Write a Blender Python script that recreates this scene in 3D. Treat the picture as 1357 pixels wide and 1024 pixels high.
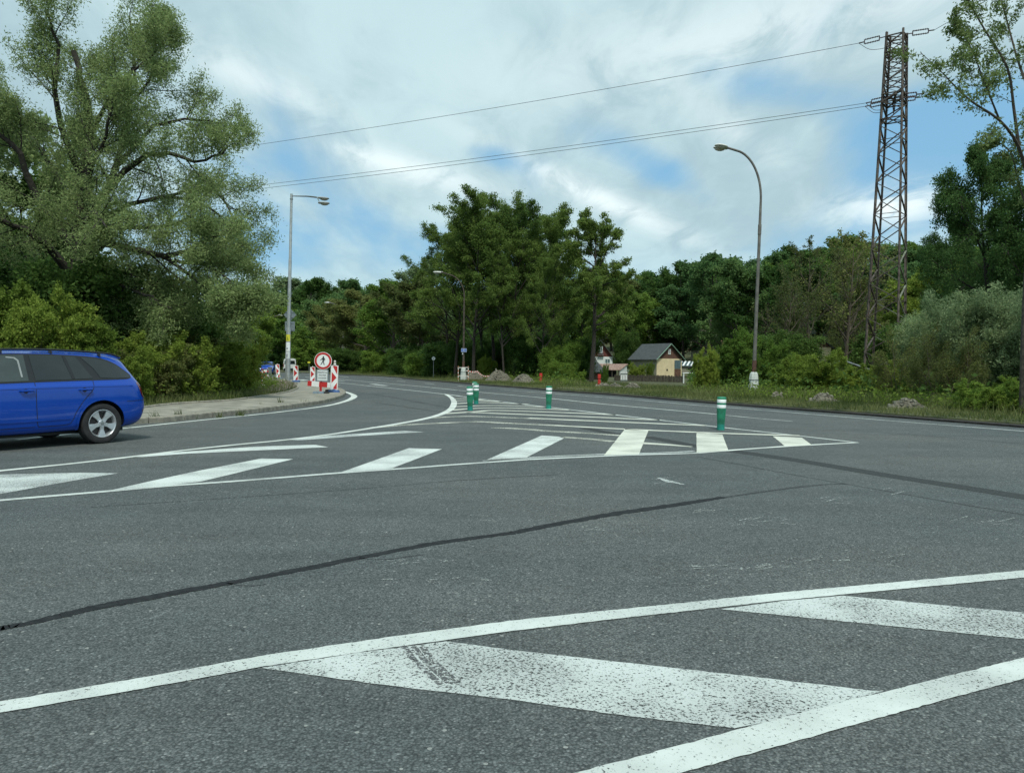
import bpy, bmesh, math, random
import numpy as np
from mathutils import Vector, Matrix, Quaternion
from mathutils.bvhtree import BVHTree
from mathutils.geometry import tessellate_polygon
R = math.radians
for o in list(bpy.data.objects): bpy.data.objects.remove(o)
S = bpy.context.scene; COL = S.collection

# ---------------------------------------------------------------- camera
HC, FPX, YH, PW, PH, ROLL = 1.3, 1020.0, 483.0, 1357.0, 1024.0, 0.4
cd = bpy.data.cameras.new('camera'); cam = bpy.data.objects.new('camera', cd); COL.objects.link(cam)
cd.sensor_width = 36; cd.lens = 36*FPX/PW; cd.clip_end = 6000; cd.clip_start = .05
pitch = math.atan((PH/2-YH)/FPX)
CM = Matrix.Rotation(math.pi/2-pitch, 3, 'X') @ Matrix.Rotation(R(ROLL), 3, 'Z')
cam.matrix_world = Matrix.Translation((0, 0, HC)) @ CM.to_4x4()
S.camera = cam

# ---------------------------------------------------------------- world, sun, exposure
SUN_EL, SUN_AZ = 58, 172          # high sun behind the camera, behind thin cloud
S.view_settings.view_transform = 'Standard'; S.view_settings.look = 'None'
S.view_settings.exposure = 0.4; S.view_settings.gamma = 1.0
S.cycles.max_bounces = 5; S.cycles.transparent_max_bounces = 8; S.cycles.diffuse_bounces = 3
W = bpy.data.worlds.new('World'); S.world = W; W.use_nodes = True
def build_world():
    nt = W.node_tree; N = nt.nodes; L = nt.links; N.clear()
    def n(t, **k):
        x = N.new(t)
        for a, b in k.items(): setattr(x, a, b)
        return x
    def m(op, a, b=None, c=None):
        x = n('ShaderNodeMath', operation=op)
        for i, v in enumerate((a, b, c)):
            if v is None: continue
            if isinstance(v, (int, float)): x.inputs[i].default_value = v
            else: L.new(v, x.inputs[i])
        return x.outputs[0]
    def ramp(v, lo, hi):
        x = n('ShaderNodeMapRange', interpolation_type='SMOOTHSTEP'); L.new(v, x.inputs[0])
        x.inputs[1].default_value = lo; x.inputs[2].default_value = hi
        return x.outputs[0]
    def mixc(f, a, b):
        x = n('ShaderNodeMix', data_type='RGBA')
        if isinstance(f, (int, float)): x.inputs[0].default_value = f
        else: L.new(f, x.inputs[0])
        for i, v in ((6, a), (7, b)):
            if isinstance(v, tuple): x.inputs[i].default_value = (*v, 1)
            else: L.new(v, x.inputs[i])
        return x.outputs[2]
    tc = n('ShaderNodeTexCoord'); sp = n('ShaderNodeSeparateXYZ'); L.new(tc.outputs['Generated'], sp.inputs[0])
    X, Y, Z = sp.outputs
    az = m('ARCTAN2', X, Y); el = m('ARCSINE', Z)
    den = m('ADD', m('MAXIMUM', Z, 0.0), 0.16)
    cx = m('DIVIDE', X, den); cy = m('DIVIDE', Y, den)
    cb = n('ShaderNodeCombineXYZ'); L.new(cx, cb.inputs[0]); L.new(cy, cb.inputs[1])
    def noise(scale, detail, rough, dist, rot, sc, off):
        mp = n('ShaderNodeMapping'); L.new(cb.outputs[0], mp.inputs[0])
        mp.inputs['Rotation'].default_value = (0, 0, rot); mp.inputs['Scale'].default_value = sc; mp.inputs['Location'].default_value = off
        x = n('ShaderNodeTexNoise'); L.new(mp.outputs[0], x.inputs['Vector'])
        x.inputs['Scale'].default_value = scale; x.inputs['Detail'].default_value = detail
        x.inputs['Roughness'].default_value = rough; x.inputs['Distortion'].default_value = dist
        return x.outputs['Fac']
    def blob(a0, e0, sa, se, tilt=0):
        da = m('SUBTRACT', az, a0); de = m('SUBTRACT', el, e0)
        c, s = math.cos(tilt), math.sin(tilt)
        u = m('ADD', m('MULTIPLY', da, c/sa), m('MULTIPLY', de, s/sa))
        v = m('ADD', m('MULTIPLY', da, -s/se), m('MULTIPLY', de, c/se))
        return m('EXPONENT', m('MULTIPLY', m('ADD', m('MULTIPLY', u, u), m('MULTIPLY', v, v)), -1.0))
    def add(lst):
        r = lst[0]
        for q in lst[1:]: r = m('ADD', r, q)
        return r
    n1 = noise(1.1, 7, .52, .3, .5, (1, .42, 1), (3.1, 1.7, 0))
    n2 = noise(2.6, 7, .52, .35, -.35, (1, .33, 1), (7.4, 2.2, 0))
    n3 = noise(.9, 6, .5, .3, .2, (1, .6, 1), (1.2, 5.5, 0))
    n4 = noise(5.5, 8, .62, .6, .6, (1, .6, 1), (0.2, 3.5, 0))
    gap = add([m('MULTIPLY', blob(.54, .235, .14, .065, -.15), .42), m('MULTIPLY', blob(.42, .12, .2, .06, 0), .16),
               m('MULTIPLY', blob(.2, .235, .12, .03, -.5), .22), m('MULTIPLY', blob(.30, .33, .12, .03, -.3), .14),
               m('MULTIPLY', blob(-.42, .345, .10, .05, -.5), .16),
               m('MULTIPLY', blob(-.3, .15, .3, .06, 0), .24), m('MULTIPLY', blob(-.04, .265, .05, .02, -.2), .2),
               m('MULTIPLY', blob(-.36, .24, .12, .02, .0), .1)])
    cov = m('ADD', m('SUBTRACT', m('ADD', m('MULTIPLY', n1, .6), m('MULTIPLY', n2, .45)), gap), .02)
    cov = ramp(cov, .27, .48)
    bright = add([m('MULTIPLY', blob(.10, .215, .14, .014, -.42), .8), m('MULTIPLY', blob(-.14, .245, .11, .016, -.22), .75),
                  m('MULTIPLY', blob(.46, .185, .07, .028, 0), 1.0), m('MULTIPLY', blob(.33, .39, .3, .05, .1), .5),
                  m('MULTIPLY', blob(-.32, .33, .09, .02, -.3), .5), m('MULTIPLY', blob(.28, .28, .06, .02, -.6), .35)])
    bright = m('MULTIPLY', bright, ramp(m('ADD', m('MULTIPLY', n4, .7), m('MULTIPLY', n2, .3)), .34, .56))
    tone = ramp(m('ADD', m('MULTIPLY', n3, .4), m('ADD', m('MULTIPLY', n2, .35), m('MULTIPLY', n4, .25))), .41, .60)
    cloud = mixc(tone, CLOUD_DARK, CLOUD_LIGHT)
    cloud = mixc(bright, cloud, CLOUD_WHITE)
    sky = n('ShaderNodeTexSky', sky_type='NISHITA'); sky.sun_disc = False
    sky.sun_elevation = R(SUN_EL); sky.sun_rotation = R(SUN_AZ); sky.air_density = 1.0; sky.dust_density = 1.5; sky.ozone_density = 1.2
    blue = mixc(.8, sky.outputs[0], SKY_BLUE)
    cov2 = m('MAXIMUM', cov, m('MINIMUM', bright, 1.0))
    hz = ramp(el, .02, .2)
    col = mixc(cov2, blue, cloud)
    col = mixc(m('MULTIPLY', m('SUBTRACT', 1.0, hz), .4), col, CLOUD_HZ)
    bg = n('ShaderNodeBackground'); L.new(col, bg.inputs[0]); bg.inputs[1].default_value = .1
    out = n('ShaderNodeOutputWorld'); L.new(bg.outputs[0], out.inputs[0])
CLOUD_DARK, CLOUD_LIGHT, CLOUD_WHITE = (3.3, 4.6, 5.1), (4.5, 6.0, 6.35), (7.6, 8.5, 8.5)
SKY_BLUE, CLOUD_HZ = (1.85, 4.05, 5.95), (3.1, 5.3, 6.5)
build_world()
sd = bpy.data.lights.new('sun', 'SUN'); sd.energy = 2.3; sd.angle = R(9); sd.color = (.98, .97, .90)
sun = bpy.data.objects.new('sun', sd); COL.objects.link(sun)
sv = Vector((math.sin(R(SUN_AZ))*math.cos(R(SUN_EL)), math.cos(R(SUN_AZ))*math.cos(R(SUN_EL)), math.sin(R(SUN_EL))))
sun.rotation_euler = sv.to_track_quat('Z', 'Y').to_euler(); sun.location = sv*50

# ---------------------------------------------------------------- projection helpers (photo pixel -> ground)
def ray(px, py):
    return CM @ Vector(((px-PW/2)/FPX, -(py-PH/2)/FPX, -1))
def G(px, py, z=0.0):
    d = ray(px, py); t = (z-HC)/d.z
    return Vector((d.x*t, d.y*t, z))
def AT(px, py, D):
    d = ray(px, py); t = D/d.y
    return Vector((d.x*t, D, HC+d.z*t))
def XD(px, D):                     # ground x at distance D for a photo column, at the horizon
    return AT(px, YH, D).x
def ZD(px, py, D): return AT(px, py, D).z

# ---------------------------------------------------------------- tagging
def tag(o, label=None, cat=None, group=None, kind=None):
    if label: o['label'] = label
    if cat: o['category'] = cat
    if group: o['group'] = group
    if kind: o['kind'] = kind
    return o
def empty(name, loc=(0, 0, 0), rz=0.0, label=None, cat=None, group=None):
    o = bpy.data.objects.new(name, None); COL.objects.link(o); o.location = loc; o.rotation_euler = (0, 0, rz)
    o.empty_display_size = .2
    return tag(o, label, cat, group)
def link(name, me, parent=None):
    o = bpy.data.objects.new(name, me); COL.objects.link(o)
    if parent is not None: o.parent = parent
    return o
def copy_tree(o, parent=None):
    c = o.copy(); COL.objects.link(c); c.parent = parent
    for ch in list(o.children): copy_tree(ch, c)
    return c

# ---------------------------------------------------------------- materials
def nodes(name):
    m = bpy.data.materials.new(name); m.use_nodes = True
    return m, m.node_tree.nodes, m.node_tree.links, m.node_tree.nodes['Principled BSDF']
def mat(name, col, rough=.6, metal=0.0, var=.15, scale=8.0, bump=0.0, col2=None, coat=0.0, spec=.5, coord='Object', detail=5):
    m, N, L, b = nodes(name)
    b.inputs['Roughness'].default_value = rough; b.inputs['Metallic'].default_value = metal
    b.inputs['Coat Weight'].default_value = coat; b.inputs['Coat Roughness'].default_value = .04
    b.inputs['Specular IOR Level'].default_value = spec
    tc = N.new('ShaderNodeTexCoord'); nz = N.new('ShaderNodeTexNoise'); nz.inputs['Scale'].default_value = scale
    nz.inputs['Detail'].default_value = detail; L.new(tc.outputs[coord], nz.inputs['Vector'])
    rp = N.new('ShaderNodeValToRGB'); L.new(nz.outputs['Fac'], rp.inputs[0])
    c1 = [c*(1-var) for c in col]; c2 = col2 or [min(1, c*(1+var)) for c in col]
    rp.color_ramp.elements[0].position = .35; rp.color_ramp.elements[1].position = .68
    rp.color_ramp.elements[0].color = (*c1, 1); rp.color_ramp.elements[1].color = (*c2, 1)
    L.new(rp.outputs[0], b.inputs['Base Color'])
    if bump:
        bp = N.new('ShaderNodeBump'); bp.inputs['Strength'].default_value = bump; bp.inputs['Distance'].default_value = .02
        L.new(nz.outputs['Fac'], bp.inputs['Height']); L.new(bp.outputs[0], b.inputs['Normal'])
    return m
def leafmat(name, c1, c2, trans=.48, rough=.55, yellow=None):
    """leaf colours vary leaf by leaf and twig by twig (the 'tint' attribute)"""
    m, N, L, b = nodes(name)
    at = N.new('ShaderNodeAttribute'); at.attribute_name = 'tint'
    oi = N.new('ShaderNodeObjectInfo')
    rp = N.new('ShaderNodeValToRGB'); L.new(at.outputs['Fac'], rp.inputs[0])
    rp.color_ramp.elements[0].color = (*c1, 1); rp.color_ramp.elements[1].color = (*c2, 1)
    hs = N.new('ShaderNodeHueSaturation'); L.new(rp.outputs[0], hs.inputs['Color'])
    mr = N.new('ShaderNodeMapRange'); L.new(oi.outputs['Random'], mr.inputs[0]); mr.inputs[3].default_value = .72; mr.inputs[4].default_value = 1.28
    L.new(mr.outputs[0], hs.inputs['Value'])
    mh = N.new('ShaderNodeMapRange'); L.new(oi.outputs['Random'], mh.inputs[0]); mh.inputs[3].default_value = .515; mh.inputs[4].default_value = .487
    L.new(mh.outputs[0], hs.inputs['Hue'])
    L.new(hs.outputs[0], b.inputs['Base Color']); b.inputs['Roughness'].default_value = rough
    b.inputs['Specular IOR Level'].default_value = .10
    tr = N.new('ShaderNodeBsdfTranslucent'); L.new(hs.outputs[0], tr.inputs[0])
    mx = N.new('ShaderNodeMixShader'); mx.inputs[0].default_value = trans
    L.new(b.outputs[0], mx.inputs[1]); L.new(tr.outputs[0], mx.inputs[2])
    L.new(mx.outputs[0], N['Material Output'].inputs[0])
    return m
ASPH = (.112, .120, .118)
def asphalt():
    m, N, L, b = nodes('asphalt')
    tc = N.new('ShaderNodeTexCoord'); P = tc.outputs['Object']
    def nz(scale, detail=6, rough=.6, mp=None):
        x = N.new('ShaderNodeTexNoise'); x.inputs['Scale'].default_value = scale; x.inputs['Detail'].default_value = detail; x.inputs['Roughness'].default_value = rough
        if mp:
            q = N.new('ShaderNodeMapping'); q.inputs['Scale'].default_value = mp[0]; q.inputs['Rotation'].default_value = (0, 0, mp[1]); L.new(P, q.inputs[0]); L.new(q.outputs[0], x.inputs['Vector'])
        else: L.new(P, x.inputs['Vector'])
        return x.outputs['Fac']
    vo = N.new('ShaderNodeTexVoronoi'); vo.inputs['Scale'].default_value = 105; L.new(P, vo.inputs['Vector'])
    vo2 = N.new('ShaderNodeTexVoronoi'); vo2.inputs['Scale'].default_value = 26; L.new(P, vo2.inputs['Vector'])
    r1 = N.new('ShaderNodeValToRGB'); L.new(vo.outputs['Color'], r1.inputs[0])
    e = r1.color_ramp.elements; e[0].position = 0; e[0].color = (.045, .053, .054, 1); e[1].position = 1; e[1].color = (.27, .295, .285, 1)
    x = e.new(.45); x.color = (.100, .114, .113, 1); x = e.new(.82); x.color = (.148, .165, .161, 1)
    # dark binder between the stones
    mb = N.new('ShaderNodeMapRange'); L.new(vo.outputs['Distance'], mb.inputs[0]); mb.inputs[1].default_value = .35; mb.inputs[2].default_value = .75; mb.inputs[3].default_value = 1; mb.inputs[4].default_value = .5
    big = nz(.22, 5, .6); mid = nz(1.6, 6, .65); strk = nz(.6, 5, .6, ((.25, 3.0, 1), -.35)); fine = nz(14, 5, .7)
    def mr(v, a, b_):
        q = N.new('ShaderNodeMapRange'); L.new(v, q.inputs[0]); q.inputs[1].default_value = .3; q.inputs[2].default_value = .7; q.inputs[3].default_value = a; q.inputs[4].default_value = b_; return q.outputs[0]
    def mul(a, c):
        q = N.new('ShaderNodeMath'); q.operation = 'MULTIPLY'; L.new(a, q.inputs[0]); L.new(c, q.inputs[1]); return q.outputs[0]
    v = mul(mul(mr(big, .86, 1.14), mr(mid, .88, 1.12)), mul(mr(strk, .88, 1.10), mr(fine, .86, 1.14)))
    v = mul(v, mb.outputs[0])
    mx = N.new('ShaderNodeMix'); mx.data_type = 'RGBA'; mx.blend_type = 'MULTIPLY'; mx.inputs[0].default_value = 1
    L.new(r1.outputs[0], mx.inputs[6]); cmb = N.new('ShaderNodeCombineColor'); 
    for i, (lo, hi) in enumerate(((.95, 1.05), (.99, 1.01), (1.02, .96))):
        t_ = mr(big, lo, hi); L.new(mul(v, t_), cmb.inputs[i])
    L.new(cmb.outputs[0], mx.inputs[7])
    # pale stones here and there
    g = N.new('ShaderNodeMath'); g.operation = 'GREATER_THAN'; g.inputs[1].default_value = .955; sepc = N.new('ShaderNodeSeparateColor'); L.new(vo2.outputs['Color'], sepc.inputs[0]); L.new(sepc.outputs[0], g.inputs[0])
    g2 = N.new('ShaderNodeMath'); g2.operation = 'LESS_THAN'; g2.inputs[1].default_value = .22; L.new(vo2.outputs['Distance'], g2.inputs[0])
    mx2 = N.new('ShaderNodeMix'); mx2.data_type = 'RGBA'; L.new(mul(g.outputs[0], g2.outputs[0]), mx2.inputs[0])
    L.new(mx.outputs[2], mx2.inputs[6]); mx2.inputs[7].default_value = (.27, .285, .265, 1)
    L.new(mx2.outputs[2], b.inputs['Base Color'])
    b.inputs['Roughness'].default_value = .82; b.inputs['Specular IOR Level'].default_value = .35
    bp = N.new('ShaderNodeBump'); bp.inputs['Strength'].default_value = .7; bp.inputs['Distance'].default_value = .006; bp.invert = True
    L.new(vo.outputs['Distance'], bp.inputs['Height']); L.new(bp.outputs[0], b.inputs['Normal'])
    return m
def paint(name, col, wear, scale=45, scrape=0.0):
    """road paint: worn through to the asphalt below where the noise says so"""
    m, N, L, b = nodes(name)
    tc = N.new('ShaderNodeTexCoord'); P = tc.outputs['Object']
    a = N.new('ShaderNodeTexNoise'); a.inputs['Scale'].default_value = scale; a.inputs['Detail'].default_value = 8; a.inputs['Roughness'].default_value = .75; L.new(P, a.inputs['Vector'])
    c = N.new('ShaderNodeTexNoise'); c.inputs['Scale'].default_value = 1.7; c.inputs['Detail'].default_value = 5; L.new(P, c.inputs['Vector'])
    vo = N.new('ShaderNodeTexVoronoi'); vo.inputs['Scale'].default_value = 75; L.new(P, vo.inputs['Vector'])
    s = N.new('ShaderNodeMath'); s.operation = 'MULTIPLY_ADD'; L.new(c.outputs['Fac'], s.inputs[0]); s.inputs[1].default_value = .22; L.new(a.outputs['Fac'], s.inputs[2])
    s2 = N.new('ShaderNodeMath'); s2.operation = 'MULTIPLY_ADD'; L.new(vo.outputs['Distance'], s2.inputs[0]); s2.inputs[1].default_value = -.18; L.new(s.outputs[0], s2.inputs[2])
    mr = N.new('ShaderNodeMapRange'); L.new(s2.outputs[0], mr.inputs[0]); mr.inputs[1].default_value = wear-.02; mr.inputs[2].default_value = wear+.05
    rp = N.new('ShaderNodeMix'); rp.data_type = 'RGBA'; cr_ = N.new('ShaderNodeMapRange'); L.new(c.outputs['Fac'], cr_.inputs[0]); cr_.inputs[1].default_value = .36; cr_.inputs[2].default_value = .62; L.new(cr_.outputs[0], rp.inputs[0])
    rp.inputs[6].default_value = (*[q*.76 for q in col], 1); rp.inputs[7].default_value = (*[min(1, q*1.06) for q in col], 1)
    L.new(rp.outputs[2], b.inputs['Base Color']); b.inputs['Roughness'].default_value = .7
    bp = N.new('ShaderNodeBump'); bp.inputs['Strength'].default_value = .35; bp.inputs['Distance'].default_value = .004
    L.new(a.outputs['Fac'], bp.inputs['Height']); L.new(bp.outputs[0], b.inputs['Normal'])
    t = N.new('ShaderNodeBsdfTransparent'); mx = N.new('ShaderNodeMixShader')
    L.new(mr.outputs[0], mx.inputs[0]); L.new(t.outputs[0], mx.inputs[1]); L.new(b.outputs[0], mx.inputs[2])
    L.new(mx.outputs[0], N['Material Output'].inputs[0])
    return m
M = {}
M['asphalt'] = asphalt()
M['fresh'] = paint('fresh_paint', (.62, .66, .61), .33)
M['mid'] = paint('used_paint', (.56, .605, .57), .385, 85)
M['worn'] = paint('worn_paint', (.50, .545, .52), .435, 85)
M['ghost'] = paint('ghost_paint', (.42, .46, .43), .535)
M['cream'] = paint('cream_paint', (.60, .62, .53), .34)
M['oldcream'] = paint('old_cream_paint', (.58, .60, .51), .49)
M['tar'] = mat('tar_seal', (.022, .024, .025), .8, spec=.15, var=.3, scale=20, bump=.3)
M['patch'] = mat('dark_asphalt_patch', (.045, .050, .049), .9, spec=.2, var=.35, scale=40, bump=.4)
M['crack'] = paint('hairline_crack', (.045, .048, .048), .47)
M['stain'] = paint('tyre_stain', (.09, .095, .095), .50)
M['concrete'] = mat('pavement_concrete', (.255, .245, .20), .9, var=.30, scale=2.2, bump=.3, detail=10)
M['kerbstone'] = mat('kerb_stone', (.25, .235, .19), .9, var=.28, scale=7, bump=.4, detail=10)
M['footing'] = mat('pale_concrete', (.52, .56, .52), .85, var=.15, scale=9, bump=.2)
M['ground'] = mat('grassy_ground', (.05, .072, .024), 1, var=.5, scale=1.4, bump=.5, detail=12, col2=(.11, .115, .05))
M['soil'] = mat('bare_soil', (.15, .125, .095), 1, var=.4, scale=9, bump=1, detail=12)
M['earth'] = mat('mound_earth', (.135, .125, .095), 1, var=.5, scale=14, bump=1, detail=12)
M['cutedge'] = mat('dark_cut_edge', (.03, .028, .024), 1, var=.4, scale=10, bump=.6)
M['bark'] = mat('grey_bark', (.072, .06, .046), .95, var=.4, scale=9, bump=.8)
M['darkbark'] = mat('dark_bark', (.035, .03, .024), .95, var=.4, scale=9, bump=.8)
M['twig'] = mat('bare_twig', (.085, .07, .05), .95, var=.3, scale=5)
M['galv'] = mat('galvanised_steel', (.42, .45, .45), .5, .55, var=.12, scale=6)
M['galvdark'] = mat('dull_grey_steel', (.20, .22, .22), .55, .3, var=.15, scale=6)
M['rust'] = mat('weathered_steel', (.085, .062, .05), .8, .1, var=.45, scale=4, col2=(.15, .125, .105))
M['paleangle'] = mat('sunlit_pale_steel', (.17, .185, .135), .8, .1, var=.35, scale=3)  # light falling on the lower pylon braces, painted as a paler steel tone
M['lampgrey'] = mat('lamp_housing', (.30, .32, .31), .45, .2, var=.1)
M['lampwhite'] = mat('lamp_housing_pale', (.60, .61, .56), .5, 0, var=.1)
M['lens'] = mat('lamp_lens', (.50, .47, .38), .25, 0, var=.1)
M['pole'] = mat('painted_pole', (.14, .135, .12), .7, .1, var=.25, scale=4)
M['red'] = mat('sign_red', (.52, .03, .03), .45, var=.08)
M['white'] = mat('sign_white', (.84, .87, .86), .45, var=.05)
M['retro'] = mat('reflective_grey_white', (.66, .71, .70), .4, var=.06)
M['black'] = mat('sign_black', (.015, .015, .025), .5, var=.05)
M['blue'] = mat('sign_blue', (.02, .10, .42), .45, var=.08)
M['yellow'] = mat('sign_yellow', (.66, .62, .05), .5, var=.08)
M['signback'] = mat('sign_back', (.24, .29, .31), .5, .4, var=.1)
M['rubber'] = mat('rubber', (.022, .022, .022), .85, var=.3, scale=12)
M['foot_blue'] = mat('blue_plastic', (.05, .12, .30), .6, var=.2, scale=9)
M['foot_grey'] = mat('grey_blue_plastic', (.16, .22, .26), .7, var=.2, scale=9)
M['bollard'] = mat('green_plastic', (.014, .19, .105), .6, var=.35, scale=7, detail=10)
M['bollard_low'] = mat('green_plastic_faded', (.012, .22, .17), .5, var=.15, scale=10)
M['markerred'] = mat('red_plastic', (.52, .035, .025), .5, var=.12)
M['tape_r'] = mat('tape_red', (.5, .08, .06), .6); M['tape_w'] = mat('tape_white', (.7, .66, .6), .6)
M['carblue'] = mat('blue_car_paint', (.0, .050, .36), .22, 0, var=.05, scale=2, coat=.8, spec=.25)
M['glass'] = mat('tinted_window', (.012, .017, .018), .03, 0, var=.1, spec=.7)
M['glass2'] = mat('clearer_window', (.04, .052, .05), .03, 0, var=.1, spec=.7)
M['trim'] = mat('black_trim', (.012, .013, .015), .45, var=.1)
M['alloy'] = mat('silver_alloy', (.62, .64, .66), .3, .75, var=.05)
M['darkalloy'] = mat('wheel_recess', (.05, .045, .045), .6, .3, var=.2)
M['tail'] = mat('tail_lamp_red', (.16, .006, .01), .12, 0, var=.2, coat=1.0)
M['head'] = mat('head_lamp', (.6, .65, .68), .15, .3, var=.1, coat=1.0)
M['vanwhite'] = mat('white_van_paint', (.66, .69, .68), .4, 0, var=.06, coat=.5)
M['vanshade'] = M['vanwhite']
M['insul'] = mat('brown_insulator', (.05, .03, .03), .25, 0, var=.2)
M['wire'] = mat('aluminium_wire', (.09, .10, .10), .6, .4, var=.1)
for nm, c1, c2 in (('willow', (.130, .196, .066), (.335, .425, .18)), ('broad', (0.0759, 0.1437, 0.0238), (0.2415, 0.3565, 0.0688)),
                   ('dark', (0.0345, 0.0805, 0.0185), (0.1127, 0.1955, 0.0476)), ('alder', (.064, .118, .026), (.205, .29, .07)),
                   ('fresh', (.098, .160, .022), (.26, .34, .065)), ('silver', (.13, .20, .088), (.33, .42, .215)),
                   ('birch', (0.046, 0.1012, 0.0291), (0.1495, 0.2472, 0.0728)), ('ash', (.14, .20, .055), (.32, .40, .15)),
                   ('hill', (.064, .135, .047), (0.1667, 0.2702, 0.0899)), ('olive', (.085, .110, .034), (.205, .235, .075))):
    M['leaf_'+nm] = leafmat('leaf_'+nm, c1, c2)
M['blade'] = leafmat('grass_blade', (.055, .085, .022), (.19, .21, .085), trans=.3)

# ---------------------------------------------------------------- mesh builder
class MB:
    def __init__(s): s.v = []; s.f = []; s.m = []
    def add(s, vs, fs, mi=0):
        k = len(s.v); s.v += [tuple(v) for v in vs]; s.f += [tuple(i+k for i in f) for f in fs]; s.m += [mi]*len(fs)
        return s
    def box(s, c, d, mi=0, rot=None, taper=1.0):
        x, y, z = [q/2 for q in d]; vs = [Vector((sx*x*(taper if sz > 0 else 1), sy*y*(taper if sz > 0 else 1), sz*z)) for sz in (-1, 1) for sy in (-1, 1) for sx in (-1, 1)]
        if rot is not None: vs = [rot @ v for v in vs]
        vs = [v+Vector(c) for v in vs]
        return s.add(vs, [(0, 2, 3, 1), (4, 5, 7, 6), (0, 1, 5, 4), (2, 6, 7, 3), (0, 4, 6, 2), (1, 3, 7, 5)], mi)
    def bar(s, a, b, w, h=None, mi=0):
        a, b = Vector(a), Vector(b); d = b-a; L = d.length
        if L < 1e-6: return s
        q = d.to_track_quat('Z', 'Y').to_matrix()
        return s.box((a+b)/2, (w, h or w, L), mi, q)
    def tube(s, pts, rad, n=10, mi=0, cap=True):
        pts = [Vector(p) for p in pts]; rad = rad if isinstance(rad, (list, tuple)) else [rad]*len(pts)
        k = len(s.v); prev = None
        for i, p in enumerate(pts):
            d = (pts[min(i+1, len(pts)-1)]-pts[max(i-1, 0)]); d = d.normalized() if d.length > 1e-9 else Vector((0, 0, 1))
            u = (prev - d*prev.dot(d)) if prev is not None else d.orthogonal()
            u = u.normalized(); prev = u; w = d.cross(u)
            for j in range(n):
                a = 2*math.pi*j/n; s.v.append(tuple(p+(u*math.cos(a)+w*math.sin(a))*rad[i]))
        for i in range(len(pts)-1):
            for j in range(n):
                a, b = k+i*n+j, k+i*n+(j+1) % n; s.f.append((a, b, b+n, a+n)); s.m.append(mi)
        if cap:
            s.f.append(tuple(k+j for j in range(n))[::-1]); s.m.append(mi)
            s.f.append(tuple(k+(len(pts)-1)*n+j for j in range(n))); s.m.append(mi)
        return s
    def lathe(s, prof, n=24, mi=0, c=(0, 0, 0), rot=None):
        k = len(s.v); c = Vector(c)
        for r, z in prof:
            for j in range(n):
                a = 2*math.pi*j/n; v = Vector((r*math.cos(a), r*math.sin(a), z))
                s.v.append(tuple((rot @ v if rot is not None else v)+c))
        for i in range(len(prof)-1):
            for j in range(n):
                a, b = k+i*n+j, k+i*n+(j+1) % n; s.f.append((a, b, b+n, a+n)); s.m.append(mi)
        if prof[0][0] > 1e-6: s.f.append(tuple(k+j for j in range(n))[::-1]); s.m.append(mi)
        if prof[-1][0] > 1e-6: s.f.append(tuple(k+(len(prof)-1)*n+j for j in range(n))); s.m.append(mi)
        return s
    def prism(s, pts, d, mi=0, fr=None):
        """2-D outline (x,z) extruded along y from 0 to d; fr maps a point"""
        n = len(pts); vs = [Vector((x, 0, z)) for x, z in pts]+[Vector((x, d, z)) for x, z in pts]
        if fr is not None: vs = [fr @ v for v in vs]
        tris = tessellate_polygon([[Vector((x, z, 0)) for x, z in pts]])
        fs = [tuple(t) for t in tris]+[tuple(i+n for i in t)[::-1] for t in tris]+[(i, (i+1) % n, (i+1) % n+n, i+n) for i in range(n)]
        return s.add(vs, fs, mi)
    def mesh(s, name, mats, smooth=False):
        me = bpy.data.meshes.new(name); me.from_pydata(s.v, [], s.f)
        for m in (mats if isinstance(mats, (list, tuple)) else [mats]): me.materials.append(m)
        me.polygons.foreach_set('material_index', s.m)
        bm = bmesh.new(); bm.from_mesh(me); bmesh.ops.recalc_face_normals(bm, faces=bm.faces); bm.to_mesh(me); bm.free()
        if smooth:
            me.polygons.foreach_set('use_smooth', [True]*len(me.polygons)); me.set_sharp_from_angle(angle=R(38))
        me.update(); return me
    def build(s, name, mats, parent=None, smooth=False):
        return link(name, s.mesh(name, mats, smooth), parent)

# ---------------------------------------------------------------- ground, road and markings
def sheet(name, pts, z, m, kind='structure'):
    vs = [Vector((p.x, p.y, z)) for p in pts]
    tr = tessellate_polygon([[Vector((p.x, p.y, 0)) for p in pts]])
    b = MB(); b.add(vs, [tuple(t) for t in tr])
    o = b.build(name, m)
    if o.data.polygons and o.data.polygons[0].normal.z < 0: o.data.flip_normals()
    if kind: o['kind'] = kind
    return o
def smooth_pts(pts, n=6):
    out = []; P = [pts[0]*2-pts[1]]+pts+[pts[-1]*2-pts[-2]]
    for i in range(1, len(P)-2):
        for k in range(n):
            t = k/n; a, b, c, d = P[i-1:i+3]
            out.append(.5*((2*b)+(c-a)*t+(2*a-5*b+4*c-d)*t*t+(3*b-a-3*c+d)*t**3))
    out.append(pts[-1]); return out
def px(pts): return [G(*p) for p in pts]
def offset(pts, d):
    out = []
    for i, p in enumerate(pts):
        t = (pts[min(i+1, len(pts)-1)]-pts[max(i-1, 0)]).normalized(); out.append(p+Vector((-t.y, t.x, 0))*(d[i] if isinstance(d, list) else d))
    return out
marks = {}
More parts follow.
